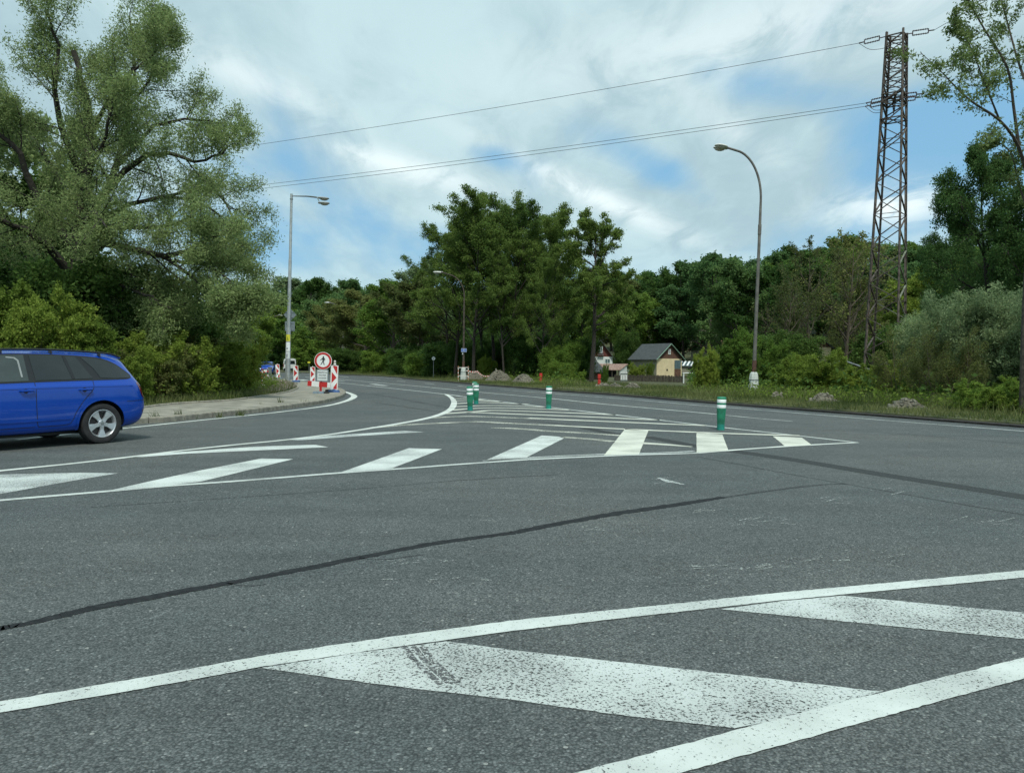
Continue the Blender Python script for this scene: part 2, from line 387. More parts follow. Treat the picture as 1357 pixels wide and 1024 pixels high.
def ribbon(pts_px, w, key, z=.006, sm=True, jit=.0):
    P = px(pts_px) if not isinstance(pts_px[0], Vector) else pts_px
    if sm and len(P) > 2: P = smooth_pts(P, 8)
    if key == 'tar':
        rq = random.Random(3); P = smooth_pts(P, 2); P = [p+Vector((rq.gauss(0, .003), rq.gauss(0, .004), 0)) for p in P]; jit = .12
    n = len(P); ws = [w]*n if not isinstance(w, (list, tuple)) else [float(np.interp(i/(n-1), np.linspace(0, 1, len(w)), w)) for i in range(n)]
    rr = random.Random(int(abs(P[0].x*97)+abs(P[0].y*31)))
    A = offset(P, [q/2*(1+rr.uniform(-jit, jit)) for q in ws]); B = offset(P, [-q/2*(1+rr.uniform(-jit, jit)) for q in ws])
    b = marks.setdefault(key, MB()); z = z*.6
    vs = [Vector((p.x, p.y, z)) for p in A]+[Vector((p.x, p.y, z)) for p in B]
    b.add(vs, [(i, i+1, n+i+1, n+i) for i in range(n-1)])
def poly(pts_px, key, z=.006):
    P = px(pts_px); g = random.Random(len(P)*7+int(P[0].y*50)); Q = []; z = z*.6
    for i, p in enumerate(P):                       # ragged paint edge
        q = P[(i+1) % len(P)]; k = max(1, min(140, int((q-p).length/.03))) if p.y < 9 else max(1, min(30, int((q-p).length/.15)))
        for j in range(k): t = j/k; Q.append(p.lerp(q, t)+Vector((g.gauss(0, .0018), g.gauss(0, .0018), 0)))
    P = Q; tr = tessellate_polygon([[Vector((p.x, p.y, 0)) for p in P]])
    marks.setdefault(key, MB()).add([Vector((p.x, p.y, z)) for p in P], [tuple(t) for t in tr])

gb = MB(); E = 3000
gb.add([(-E, -600, -.06), (E, -600, -.06), (E, E, -.06), (-E, E, -.06)], [(0, 1, 2, 3)])
g = gb.build('ground', M['ground']); g['kind'] = 'structure'

verge_px = [(447, 496.4), (512, 499.6), (548, 503.2), (607, 507.9), (650, 511.6), (700, 515.3), (740, 519), (800, 523), (880, 529.6), (960, 536.2), (1060, 544), (1165, 552), (1260, 559.5), (1357, 567)]
vp = px(verge_px)
tdir = (vp[-1]-vp[-3]).normalized(); vright = [vp[-1]+tdir*k for k in (8, 20, 45, 90)]
ldir = (vp[0]-vp[1]).normalized()
vleft = []; p = vp[0]; a = math.atan2(ldir.y, ldir.x)
for k in range(6):
    a += .05; p = p+Vector((math.cos(a), math.sin(a), 0))*16; vleft.append(p)
verge = smooth_pts(vleft[::-1]+vp+vright, 4)
kerb_px = [(170, 562.6), (220.3, 559.2), (256.8, 555.4), (300, 551), (357.3, 544.7), (421.3, 536), (444, 530.5), (453.3, 527), (458, 523.5), (457, 520.5), (449, 517.0)]
kp = px(kerb_px); kd = (kp[0]-kp[2]).normalized()
kerb_left = [kp[0]+Vector((-.3, -.95, 0)).normalized()*k for k in (6, 3)]
kerb_left = [kp[0]+kd*12+Vector((-1.2, 0, 0)), kp[0]+kd*5+Vector((-.2, 0, 0))]
kfar = px([(425, 511.5), (400, 507.2), (379, 504.2), (362, 501.6), (345, 499)])
fd = (kfar[-1]-kfar[-2]).normalized(); p = kfar[-1]; a = math.atan2(fd.y, fd.x); kext = []
for k in range(6):
    a += .02; p = p+Vector((math.cos(a), math.sin(a), 0))*16; kext.append(p)
kerb = smooth_pts(kerb_left+kp+kfar, 5)
road_poly = verge[::-1]+[Vector((-140, verge[0].y, 0))]*0+kext[::-1]+kerb[::-1]+[Vector((-40, kerb[0].y, 0)), Vector((-40, -60, 0)), Vector((verge[-1].x, -60, 0))]
sheet('road', road_poly, 0.0, M['asphalt'])

# verge slab beyond the road: a low dark cut edge, then grass running back
def band(name, curve, prof, m, side=1, nz=0.0, seed=1):
    """prof: list of (distance outward, height)"""
    rr = random.Random(seed); b = MB(); n = len(curve); cols = []
    for d, z in prof: cols.append([Vector((q.x, q.y, z+(rr.uniform(-nz, nz) if d > .3 else 0))) for q in offset(curve, side*d)])
    vs = [v for c in cols for v in c]
    b.add(vs, [(j*n+i, j*n+i+1, (j+1)*n+i+1, (j+1)*n+i) for j in range(len(prof)-1) for i in range(n-1)])
    o = b.build(name, m, smooth=False); o['kind'] = 'structure'; return o
vdense = smooth_pts(verge, 3)
band('verge_edge', vdense, [(-.02, -.03), (-.02, .05), (.30, .055), (.34, .02)], M['cutedge'], 1)
band('grass_verge', vdense, [(.26, .0), (.28, .085), (.8, .10), (1.6, .11), (2.6, .12), (4, .10), (7, .05), (12, .0), (25, -.08)], M['ground'], 1, .02)

# left kerb of stone blocks, pavement, back edging
def blocks(name, curve, w, z0, z1, L, m, side=1, gap=.024):
    acc = [0]
    for i in range(1, len(curve)): acc.append(acc[-1]+(curve[i]-curve[i-1]).length)
    xs = [q.x for q in curve]; ys = [q.y for q in curve]; b = MB(); s = 0; rr = random.Random(5)
    while s+L < acc[-1]:
        st = [s+gap/2+(L-gap)*k/3 for k in range(4)]
        P = [Vector((np.interp(t, acc, xs), np.interp(t, acc, ys), 0)) for t in st]; Q = offset(P, side*w); dz = rr.uniform(-.006, .006)
        bv = .02; P2 = offset(P, side*bv)
        rows = [[Vector((q.x, q.y, z0)) for q in P], [Vector((q.x, q.y, z1-bv+dz)) for q in P], [Vector((q.x, q.y, z1+dz)) for q in P2], [Vector((q.x, q.y, z1+dz)) for q in Q], [Vector((q.x, q.y, z0)) for q in Q]]
        fs = [(j*4+i, j*4+i+1, (j+1)*4+i+1, (j+1)*4+i) for j in range(4) for i in range(3)]+[(0, 4, 8, 12, 16), (3, 19, 15, 11, 7)]
        b.add([v for r in rows for v in r], fs); s += L
    o = b.build(name, m); o['kind'] = 'structure'; return o
kcurve = [v for v in kerb]
def side_of(curve, ref):
    d = curve[len(curve)//2+1]-curve[len(curve)//2]; n = Vector((-d.y, d.x, 0)); return 1 if n.dot(ref-curve[len(curve)//2]) > 0 else -1
refp = G(300, 535); ks = side_of(kcurve[:40], refp)
blocks('kerb', kcurve, .16, -.02, .125, 1.0, M['kerbstone'], ks)
edge_px = [(190.6, 540.5), (227, 536), (307, 530.7), (345, 525.6), (375.6, 521), (392, 516.4), (396, 512.5), (388, 508.6), (377, 506.4), (360, 503.8), (345, 501.5)]
ep = [G(x, y, .12) for x, y in edge_px]; ed = (ep[0]-ep[1]).normalized()
ecurve = smooth_pts([kerb_left[0]+Vector((-3.4, .6, .12)), ep[0]+ed*5]+ep, 5)
inner = offset(kcurve, ks*.15)
pb = MB(); NA = 120
def resample(c, n):
    acc = [0]
    for i in range(1, len(c)): acc.append(acc[-1]+(c[i]-c[i-1]).length)
    return [Vector((np.interp(t, acc, [q.x for q in c]), np.interp(t, acc, [q.y for q in c]), 0)) for t in np.linspace(0, acc[-1], n)]
def patch_sheet(name, poly_pts, z, m):
    return sheet(name, poly_pts, z, m)
patch_sheet('pavement', inner+ecurve[::-1], .118, M['concrete'])
es = side_of(ecurve[:40], G(300, 505))
blocks('pavement_edging', ecurve, .08, .05, .165, 1.0, M['kerbstone'], es)
# left grass bank between the edging and the main road
back = offset(ecurve, es*.07)
bank = back+[kext[0]+Vector((0, -.6, 0)), kext[2], kext[4]]+[Vector((-95, 60, 0)), Vector((-60, 12, 0)), Vector((back[0].x-20, back[0].y-4, 0))]
sheet('grass_bank', bank, .14, M['ground'])

# --- markings
ribbon([(170, 567), (261.4, 557.3), (352.8, 547.9), (410, 541), (439.6, 536.4), (458, 531.5), (467, 527.6), (469.3, 524.5), (464, 521.4), (452, 517.6)], [.12, .12, .12, .13, .16, .2, .24, .24, .2, .2], 'fresh')
k0, k1 = G(170, 567), G(261.4, 557.3); ribbon([k0+(k0-k1)*1.2, k0+(k0-k1)*.5+Vector((-.05, 0, 0)), k0+(k1-k0)*.02], .12, 'fresh')
# long lines of the far carriageway
ribbon([(447, 494.5+1.2), (548, 502.6), (634.6, 510), (712.4, 514.9), (740, 517.7), (835.8, 524.6), (931.6, 531.7), (1000, 536.6), (1164.8, 549), (1357, 563.2), (1600, 581.6)], .13, 'mid', jit=.1)
ribbon([(662.6, 516.2), (740, 522), (835.8, 529.2), (931.6, 538.2-.6), (1000, 542.6), (1164.8, 556.3), (1357, 571.3), (1600, 590)], .11, 'worn')
for a, b in (((496, 502.4), (504, 503)), ((525.8, 504.6), (537, 505.5)), ((562.6, 507.8), (576, 508.9)), ((606.5, 511.3), (619, 512.4))): ribbon([a, b], .14, 'mid', sm=False)
ribbon([(447.7, 502.2), (489, 506.0), (547.9, 511.2), (617, 518), (722.7, 527.4), (800, 535.4), (874, 542), (947, 548.6)], .13, 'mid')
ribbon([(947, 548.6), (1000, 554), (1050, 558.4)], .1, 'worn')
ribbon([(447.7, 507), (474.2, 509.7), (525.8, 515.2), (590.7, 522.4), (617, 526.0), (659, 531.4), (690.9, 535.4), (736.9, 540.7), (800, 548), (874, 556.6), (945, 565), (1045.5, 576), (1136, 586.4)], [.14, .13, .13, .13, .12, .12, .12, .13, .11, .1, .09], 'mid')
for a, b, w in (((440, 503.8), (456, 504.8), .3), ((440, 510.2), (449.5, 510.6), .35), ((492, 508.7), (512, 511.0), .34), ((385, 497.5), (396, 498.2), .3), ((398, 503), (406, 504.2), .5), ((400, 494.5), (412, 495.4), .15), ((420, 496.8), (434, 498), .15), ((404, 499.6), (424, 501.2), .15), ((450, 498.8), (462, 499.9), .15)): ribbon([a, b], w, 'mid', sm=False)
# nose curve and the two edges of the hatched island
ribbon([(590.7, 522.4), (596.8, 525.8), (600.8, 530.2), (601.7, 534.5), (598, 541.6), (586.2, 548.3), (568.5, 553.6), (545.5, 558.4), (495.4, 566.8), (432.8, 576.3), (370, 583.8), (320, 588.6), (250.6, 596), (175.4, 605.2), (100, 613.9), (0, 624), (-120, 637)], [.14, .17, .19, .20, .19, .18, .17, .15, .13, .12, .12, .12, .12, .12, .12], 'fresh', z=.0075)
ribbon([(1136, 586.4), (1045.5, 591.3), (970.3, 596.6), (923, 600.4)], .11, 'fresh', z=.0075)
ribbon([(923, 600.6), (850.6, 602.6), (800.5, 604.4), (700, 609)], .12, 'mid', z=.008)
ribbon([(700, 609), (600, 616), (545.5, 620.2), (445.3, 627.2), (320, 637.2), (225.5, 643.9), (125, 652.7), (0, 663.2), (-160, 678)], .11, 'mid', z=.008)
ribbon([(640, 610.6), (720, 605.5), (800, 602), (860, 600.5), (920, 598)], .10, 'worn', z=.006)
H = [([(601.3, 528.4), (619, 528.4), (640, 530)], .28), ([(603.8, 531.3), (634.6, 530.8), (664, 532.3)], .28), ([(603.8, 534.8), (637.8, 533.4), (700, 535.6)], .28),
     ([(603, 538.8), (657.3, 537.3), (726, 539.3)], .25), ([(597.3, 543.4), (637.8, 540.8), (690, 541), (755, 543.2)], .25),
     ([(588, 548.2), (631.3, 545.4), (663.8, 543.9), (780, 548.0), (816, 549.8)], .25), ([(620, 546.2), (657.3, 547.8), (780, 552.4), (874, 556.6)], .25)]
for p_, w in H: ribbon(p_, w, 'cream', z=.006)
ribbon([(569, 553.7), (618.4, 551.6), (663.8, 553), (780, 557.6), (935, 564)], .25, 'oldcream'); ribbon([(700, 554), (780, 557.6), (935, 564)], .24, 'cream', z=.009)
ribbon([(495, 566.6), (525.5, 563.8), (560, 561.8), (628, 558.9), (663.8, 560.3), (740, 564)], .25, 'oldcream')
ribbon([(735, 563.8), (826, 568.6), (945, 573.8), (1000, 575.6), (1060, 577.4)], .22, 'cream', z=.009)
ribbon([(650.6, 566.7), (689.7, 568.2), (725, 571), (780, 574.2), (824, 577.2)], [.12, .25, .25, .25, .2], 'oldcream')
ribbon([(742.8, 579.2), (780, 581.6), (813, 585)], .22, 'oldcream'); ribbon([(848, 587), (880, 589), (917, 592)], [.28, .22, .08], 'cream')
poly([(382.6, 582.8), (432.8, 577.4), (535.5, 570.8), (561.8, 572.5), (482.9, 577.3), (395.2, 583.5)], 'worn')
poly([(170.4, 605.2), (225.5, 599.8), (340, 591.8), (417.7, 589.4), (434.8, 592.5), (370, 595.6), (320, 597.8), (250.6, 601), (188, 605.6)], 'mid')
poly([(-60, 632), (0, 628.9), (107.7, 626.4), (156.6, 627.2), (107.7, 635.2), (0, 654.7), (-60, 667)], 'worn')
poly([(142.8, 650.6), (200, 637.5), (263, 623.9), (340, 608.9), (346, 607.6), (389, 608.3), (320, 625.2), (265, 638.5), (200, 645.5)], 'mid')
poly([(450.3, 626.4), (541.8, 593.9), (585.6, 595.1), (520.4, 620.4)], 'mid')
poly([(640, 611.6), (717.8, 577.1), (750.3, 579.3), (697, 606.6)], 'mid')
poly([(800.5, 603.4), (828.5, 568.3), (859.3, 570.8), (846.8, 602)], 'cream', z=.009)
poly([(922.9, 572.8), (957.3, 575.9), (965.3, 597.2), (923.2, 599.8)], 'cream', z=.009)
poly([(1024.2, 578.1), (1062.6, 580.1), (1075.6, 589.6), (1040, 591.4)], 'cream', z=.009)
# foreground lines and stripes
poly([(-90, 945), (0, 930.5), (180, 900), (350.8, 868.8), (520, 844), (680, 822.6), (790, 811), (900, 800), (1034, 785.7), (1203, 770.3), (1357, 756), (1500, 743), (1700, 727), (1700, 736), (1500, 752), (1357, 765.6), (1203, 780), (1034, 796), (900, 811.3), (790, 823.5), (680, 836.4), (520, 858.5), (350.8, 883.6), (180, 915), (0, 945), (-90, 961)], 'mid', z=.0075)
poly([(680, 1047), (769.8, 1023.3), (979.4, 966.9), (1169, 918), (1357, 872), (1560, 826), (1560, 850), (1357, 899.8), (1179, 948), (1029, 990), (894.6, 1027), (800, 1055)], 'mid', z=.0075)
poly([(345.8, 885.5), (470, 866), (591.3, 850.2), (680, 861.9), (929.5, 889.6), (1169, 917), (1075, 945), (974.4, 965.6), (829.7, 949), (680, 928), (501, 907)], 'worn', z=.006)
poly([(955, 807.6), (1034, 797), (1116, 789.6), (1357, 812.2), (1560, 830), (1560, 868), (1357, 847.2), (1104, 822.4)], 'worn', z=.006)
# tyre scrape lines across the stripe, tar-sealed crack, dark filled trench, hairline cracks
for dx in (0, 13, 24): ribbon([(535+dx, 857), (552+dx, 878), (585+dx, 908)], .03, 'stain', z=.0067+dx*.00002)
ribbon([(-60, 845), (0, 832.8), (50, 822.8), (125, 805.3), (200.4, 791.2), (300.7, 772.7), (375.8, 758.7), (476, 739.1), (576, 720), (680, 706)], [.05, .07, .06, .09, .10, .09, .07, .09, .08, .09, .08], 'tar', z=.004, jit=.3)
ribbon([(680, 706), (715, 698.7), (804.7, 682.2), (889.6, 669.7), (959, 658.7)], [.09, .1, .12, .12, .08], 'tar', z=.004, jit=.4)
ribbon([(476, 739.1), (510, 741), (560, 735)], .02, 'crack', z=.004, jit=.5); ribbon([(300, 772.7), (330, 776), (352, 774)], .02, 'crack', z=.004, jit=.5)
ribbon([(959, 658.7), (1069, 643.8), (1119, 640.8)], .06, 'crack', z=.004, jit=.4)
ribbon([(965, 596.6), (1060, 610.5), (1160, 627.2), (1260, 643), (1357, 658.4), (1600, 697)], .30, 'patch', z=.003)
ribbon([(856, 578.5), (923, 591), (966, 597.0)], .28, 'patch', z=.003); ribbon([(775, 567.3), (822, 576.6)], .25, 'patch', z=.003, sm=False); ribbon([(700, 556.8), (757, 562.8)], .35, 'stain', z=.004, sm=False)
ribbon([(924.5, 604.9), (1029, 624.8), (1119, 640.8), (1240, 662), (1357, 682)], .035, 'crack', z=.004, jit=.4)
ribbon([(600, 637), (680, 632), (740, 629)], .04, 'crack', z=.004); ribbon([(120, 672), (300, 660), (470, 648), (600, 637)], .025, 'crack', z=.004)
ribbon([(458, 517), (500, 523), (550, 532), (600, 541)], [.2, .25, .3, .2], 'stain', z=.004); ribbon([(495, 533), (550, 541), (590, 547)], .1, 'crack', z=.004)
ribbon([(1000, 566), (1180, 574), (1357, 588)], .05, 'crack', z=.004)
rr = random.Random(11)
for cx, cy, n, w in ((890, 637, 16, 26), (640, 686, 4, 20), (1010, 692, 8, 36), (1290, 692, 9, 44), (980, 752, 16, 70), (1110, 742, 12, 80), (905, 780, 4, 30), (560, 770, 8, 90), (560, 745, 7, 80), (760, 702, 5, 30), (360, 720, 5, 60), (925, 676, 4, 16), (1090, 664, 5, 40), (1180, 652, 3, 40)):
    for k in range(n):
        x, y = cx+rr.uniform(-w, w), cy+rr.uniform(-4, 4); L_ = rr.uniform(6, 26)
        ribbon([(x, y), (x+L_, y-L_*rr.uniform(-.1, .28))], rr.uniform(.008, .022), 'ghost', z=.0045+k*.0001, sm=False)
for k in range(9): ribbon([(872+k*3.2, 633.2+k*.8), (876+k*3.2+rr.uniform(0, 6), 636+k*.75), (884+k*2.8, 639+k*.3)], .03, 'worn', z=.006+k*.0002)
for key, b in marks.items():
    o = b.build('crack_seal' if key in ('tar', 'patch', 'crack', 'stain') else 'road_marking', M[key]); o['kind'] = 'structure'
    if sum(p.normal.z for p in o.data.polygons) < 0: o.data.flip_normals()
# ---------------------------------------------------------------- trees
def nrm(v):
    l = math.sqrt(v[0]**2+v[1]**2+v[2]**2) or 1; return (v[0]/l, v[1]/l, v[2]/l)
class Tree:
    def __init__(s, seed): s.r = random.Random(seed); s.segs = []; s.anch = []; s.az = s.r.uniform(0, 6)
    def path(s, p, d, L, r, n, wig, trop, rend=.2):
        pts = [(p, r)]; rr = s.r
        for i in range(n):
            d = nrm((d[0]+rr.gauss(0, wig), d[1]+rr.gauss(0, wig), d[2]+rr.gauss(0, wig)+trop))
            p = (p[0]+d[0]*L/n, p[1]+d[1]*L/n, p[2]+d[2]*L/n); pts.append((p, r*(1-(1-rend)*(i+1)/n)))
        s.segs.append(pts); return pts
    def kids(s, pts, P, lvl, L):
        if lvl >= len(P['n']): return
        rr = s.r; n = P['n'][lvl]; t0 = P['t0'][lvl]; m = len(pts)-1
        for k in range(n):
            t = t0+(1-t0)*(k+rr.random())/n; f = min(t*m, m-1e-6); i = int(f); u = f-i
            a, b = pts[i], pts[i+1]; p = tuple(a[0][j]+(b[0][j]-a[0][j])*u for j in range(3)); rad = a[1]+(b[1]-a[1])*u
            d = nrm(tuple(b[0][j]-a[0][j] for j in range(3)))
            s.az += 2.4+rr.uniform(-.4, .4); ang = R(P['ang'][lvl]+rr.uniform(-12, 12))*(1 if 'angt' not in P or lvl else (1-P['angt']*t))
            q = Vector(d).orthogonal().normalized(); w = Vector(d).cross(q); o = q*math.cos(s.az)+w*math.sin(s.az)
            e = nrm(tuple(Vector(d)*math.cos(ang)+o*math.sin(ang)))
            sh = P['shape'](t) if lvl == 0 and 'shape' in P else (1-.55*t)
            Lc = L*P['ratio'][lvl]*sh*rr.uniform(.75, 1.2)
            c = s.path(p, e, Lc, min(rad*.75, max(.006, Lc*P.get('thick', .016))), P['seg'][lvl], P['wig'][lvl], P['trop'][lvl])
            if lvl >= len(P['n'])-1-P.get('leaflv', 0):
                for j in range(1, len(c)): s.anch.append((c[j][0], lvl, c[j-1][0]))
            s.kids(c, P, lvl+1, Lc)
    def wood(s, name, m, minr=.012):
        b = MB()
        for pts in s.segs:
            if pts[0][1] < minr: continue
            n = 10 if pts[0][1] > .12 else (6 if pts[0][1] > .04 else 3)
            b.tube([p for p, _ in pts], [max(q, .004) for _, q in pts], n, cap=False)
        return b.mesh(name, m, smooth=False)
    def leaves(s, name, m, per, spread, size, asp=.5, seed=0, droop=0.0, flat=0.0):
        g = np.random.default_rng(seed); A = np.array([a[0] for a in s.anch]); B = np.array([a[2] for a in s.anch]); na = len(A)
        tw = g.random(na); idx = np.repeat(np.arange(na), per); N = len(idx)
        tt = g.random(N)[:, None]; C = A[idx]*tt+B[idx]*(1-tt)+g.normal(0, spread, (N, 3))*np.array([1, 1, .8-flat*.5]); C[:, 2] -= np.abs(g.normal(0, droop, N)) if droop else 0
        sz = size*g.uniform(.6, 1.35, N)[:, None]
        u = g.normal(0, 1, (N, 3)); u[:, 2] -= droop*3
        w = g.normal(0, 1, (N, 3)); w[:, 2] += flat*2
        u /= np.linalg.norm(u, axis=1)[:, None]; w = np.cross(np.cross(u, w), u); w /= np.linalg.norm(w, axis=1)[:, None]; v = np.cross(u, w)
        bow = w*sz*.12
        V = np.stack([C-u*sz*.5, C+v*sz*asp*.5+bow, C+u*sz*.5, C-v*sz*asp*.5+bow], 1).reshape(-1, 3)
        V[:, 2] = np.maximum(V[:, 2], .03)
        tint = np.clip(.55*tw[idx]+.45*g.random(N), 0, 1)
        return leafmesh(name, V, tint, m)
def leafmesh(name, V, tint, m, k=4):
    N = len(V)//k; me = bpy.data.meshes.new(name); me.vertices.add(len(V)); me.vertices.foreach_set('co', V.astype(np.float32).ravel())
    me.loops.add(N*k); me.polygons.add(N); me.loops.foreach_set('vertex_index', np.arange(N*k, dtype=np.int32))
    me.polygons.foreach_set('loop_start', np.arange(0, N*k, k, dtype=np.int32))
    a = me.attributes.new('tint', 'FLOAT', 'POINT'); a.data.foreach_set('value', np.repeat(tint, k).astype(np.float32))
    me.materials.append(m); me.update(); me.validate(); return me
def dome(t): return .35+.75*math.sin(math.pi*min(1, t*.95+.1))
PROTO = {}
def proto(kind, seed, H, P, r0, leafm, leaf, bark='bark', stems=1, lean=.1, minr=.012, tend=.12):
    T = Tree(seed)
    for k in range(stems):
        a = T.r.uniform(0, 6.28) if stems > 1 else 0
        l = lean if stems > 1 else 0.03
        base = (math.cos(a)*.12*stems**.5*P.get('bsp', 1), math.sin(a)*.12*stems**.5*P.get('bsp', 1), -.05) if stems > 1 else (0, 0, -.1)
        h = H*(T.r.uniform(.5, 1) if stems > 1 else 1)
        pts = T.path(base, nrm((math.cos(a)*l*T.r.uniform(.4, 1.6), math.sin(a)*l*T.r.uniform(.4, 1.6), 1)), h, r0*T.r.uniform(.7, 1) if stems > 1 else r0, 10, P.get('twig', .04), .05, tend)
        T.kids(pts, P, 0, h); T.anch.append((pts[-1][0], 0, pts[-2][0]))
    tm = T.wood('trunk', M[bark], minr); cm = T.leaves('crown', M[leafm], **leaf)
    zs = [a[0][2] for a in T.anch]; xs = [a[0][0] for a in T.anch]
    PROTO[kind] = (tm, cm, max(zs), (max(xs)-min(xs)), leafm); return PROTO[kind]
BROAD = dict(n=[20, 7, 4], t0=[.2, .25, .3], ang=[58, 42, 40], ratio=[.42, .42, .45], seg=[5, 4, 3], wig=[.12, .15, .18], trop=[.06, .03, 0], shape=dome, leaflv=1)
for i in range(3): proto(f'broad{i}', 10+i, 12, BROAD, .22, 'leaf_broad', dict(per=14, spread=.24, size=.25, asp=.6, seed=i))
HILLP = dict(BROAD, n=[18, 6, 3], t0=[.12, .2, .3])
for i in range(3): proto(f'hill{i}', 40+i, 14, HILLP, .25, 'leaf_hill', dict(per=13, spread=.38, size=.38, asp=.65, seed=i), minr=.03)
ALD = dict(n=[26, 6, 4], t0=[.26, .3, .3], ang=[66, 48, 40], ratio=[.34, .44, .45], seg=[5, 4, 3], wig=[.10, .16, .18], trop=[.05, .03, 0], angt=.45,
           shape=lambda t: .45+.6*math.sin(math.pi*min(1, t*.85+.08)), leaflv=1)
for i in range(4): proto(f'alder{i}', 60+i, 14, ALD, .17, 'leaf_alder', dict(per=15, spread=.20, size=.14, asp=.7, seed=i, flat=.4), bark='darkbark', minr=.009)
ALD1 = dict(ALD, n=[34, 8, 4], t0=[.35, .25, .3], ang=[82, 50, 42], ratio=[.42, .40, .42], angt=.45, shape=lambda t: 1.1-.66*t, trop=[.05, .02, 0])
proto('alder_lone', 71, 12.5, ALD1, .26, 'leaf_alder', dict(per=13, spread=.16, size=.14, asp=.7, seed=9, flat=.5), bark='darkbark', minr=.009)
BUSH = dict(n=[9, 6], t0=[.08, .2], ang=[46, 46], ratio=[.46, .62], seg=[4, 4], wig=[.16, .24], trop=[.05, .04], leaflv=1, bsp=2.2, twig=.08)
for i in range(3): proto(f'bush{i}', 90+i, 3.4, BUSH, .03, 'leaf_fresh', dict(per=13, spread=.08, size=.105, asp=.55, seed=i), stems=16, lean=.42, minr=.007)
for i in range(2): proto(f'shrub{i}', 100+i, 5, dict(BUSH, n=[11, 6]), .045, 'leaf_broad', dict(per=16, spread=.11, size=.14, asp=.6, seed=i), stems=13, lean=.42, minr=.008)
for i in range(2): proto(f'silver{i}', 110+i, 5, dict(BUSH, n=[13, 8], t0=[.2, .15], trop=[.08, .05]), .045, 'leaf_silver', dict(per=9, spread=.14, size=.15, asp=.3, seed=i), stems=12, lean=.38, minr=.007)
proto('thicket', 120, 7, dict(BUSH, n=[11, 8], ang=[50, 45]), .05, 'leaf_dark', dict(per=14, spread=.3, size=.22, asp=.6, seed=3), stems=13, lean=.5, minr=.01)
for i in range(2): proto(f'bare{i}', 130+i, 12, dict(n=[16, 9, 6], t0=[.2, .25, .2], ang=[45, 40, 40], ratio=[.42, .45, .5], seg=[5, 4, 3], wig=[.1, .12, .15], trop=[.08, .05, .02], shape=dome, leaflv=0),
        .14, 'leaf_olive', dict(per=1, spread=.1, size=.16, asp=.6, seed=i), bark='twig', minr=.0, stems=2, lean=.15)
proto('sparse', 140, 4.6, dict(n=[10, 7], t0=[.2, .2], ang=[40, 38], ratio=[.4, .45], seg=[4, 3], wig=[.1, .14], trop=[.06, .03], leaflv=0, bsp=3, twig=.08), .03, 'leaf_olive',
      dict(per=5, spread=.12, size=.10, asp=.4, seed=4), bark='twig', stems=13, lean=.45, minr=.0)
proto('birch', 150, 13, dict(n=[26, 9, 5], t0=[.15, .2, .1], ang=[50, 50, 75], ratio=[.34, .45, .62], seg=[5, 4, 4], wig=[.1, .12, .08], trop=[.03, -.05, -.45], shape=dome, leaflv=0),
      .2, 'leaf_birch', dict(per=15, spread=.17, size=.125, asp=.65, seed=5, droop=.12), bark='darkbark', minr=.01)
OLIVE_MAT = {}
TREE_N = [0]
def plant(kind, px_, D, top_y=None, h=None, name='tree', label=None, cat='tree', group=None, wid=1.0, leaf=None, z0=0.0, rz=None, bark=None):
    tm, cm, H, Wd, lm = PROTO[kind]
    x = XD(px_, D); hh = h if h else ZD(px_, top_y, D)-z0; s = hh/H
    TREE_N[0] += 1; rr = random.Random(TREE_N[0]*7)
    e = empty(name, (x, D, z0), rz if rz is not None else rr.uniform(0, 6.28), label, cat, group)
    e.scale = (s*wid, s*wid, s)
    for nm, me in (('trunk', tm), ('crown', cm)):
        c = link(nm, me, e)
        mm = (M['leaf_'+leaf] if nm == 'crown' and leaf else (M[bark] if nm == 'trunk' and bark else None))
        if mm is not None: c.material_slots[0].link = 'OBJECT'; c.material_slots[0].material = mm
    return e

# the hill at the back right and its woodland
def hill_z(x, y):
    return 15*math.exp(-((x-70)/60)**2-((y-215)/75)**2)+17*math.exp(-((x+60)/110)**2-((y-330)/90)**2)
hb = MB(); nx, ny = 60, 50
for j in range(ny+1):
    for i in range(nx+1):
        x, y = -260+i*9.5, 95+j*8; hb.v.append((x, y, hill_z(x, y)-.12-(.5 if (i in (0, nx) or j in (0, ny)) else 0)))
for j in range(ny):
    for i in range(nx): k = j*(nx+1)+i; hb.f.append((k, k+1, k+nx+2, k+nx+1)); hb.m.append(0)
o = hb.build('hillside', M['ground'], smooth=True); o['kind'] = 'structure'
rr = random.Random(4)
def skyline(px_):                                  # height of the wooded horizon in the photo, column by column
    return float(np.interp(px_, [-200, 300, 345, 385, 410, 440, 470, 510, 560, 850, 880, 935, 980, 1010, 1060, 1130, 1200, 1260, 1400, 1600], [400, 398, 385, 378, 370, 380, 374, 378, 380, 352, 358, 340, 346, 345, 320, 316, 318, 322, 330, 340]))
for row, (D, drop) in enumerate(((185, 0), (150, 10), (122, 26))):
    for px_ in range(-80, 1480, 50):
        if row == 2 and (px_ < 560 or (800 < px_ < 850)): continue
        q = px_+rr.uniform(-16, 16); Dj = D+rr.uniform(-10, 10)
        if px_ < 560 and row == 0: Dj += 40
        x = XD(q, Dj); z0 = hill_z(x, Dj)-.3 if Dj > 100 else 0
        ty = skyline(q)+drop+rr.uniform(-4, 10)+(8 if q < 520 else 0)
        top = ZD(q, ty, Dj)
        if top-z0 < 8: z0 = top-8 if row else top-8
        plant(f'hill{rr.randrange(3)}', q, Dj, ty, name='woodland_tree', z0=min(z0, hill_z(x, Dj)-.2) if top-hill_z(x, Dj) > 7 else z0, wid=rr.uniform(1.05, 1.4),
              label='round crowned tree in the woodland on the far hillside', group='woodland on the far hillside', leaf=rr.choice(['hill', 'dark', 'hill', 'broad']))
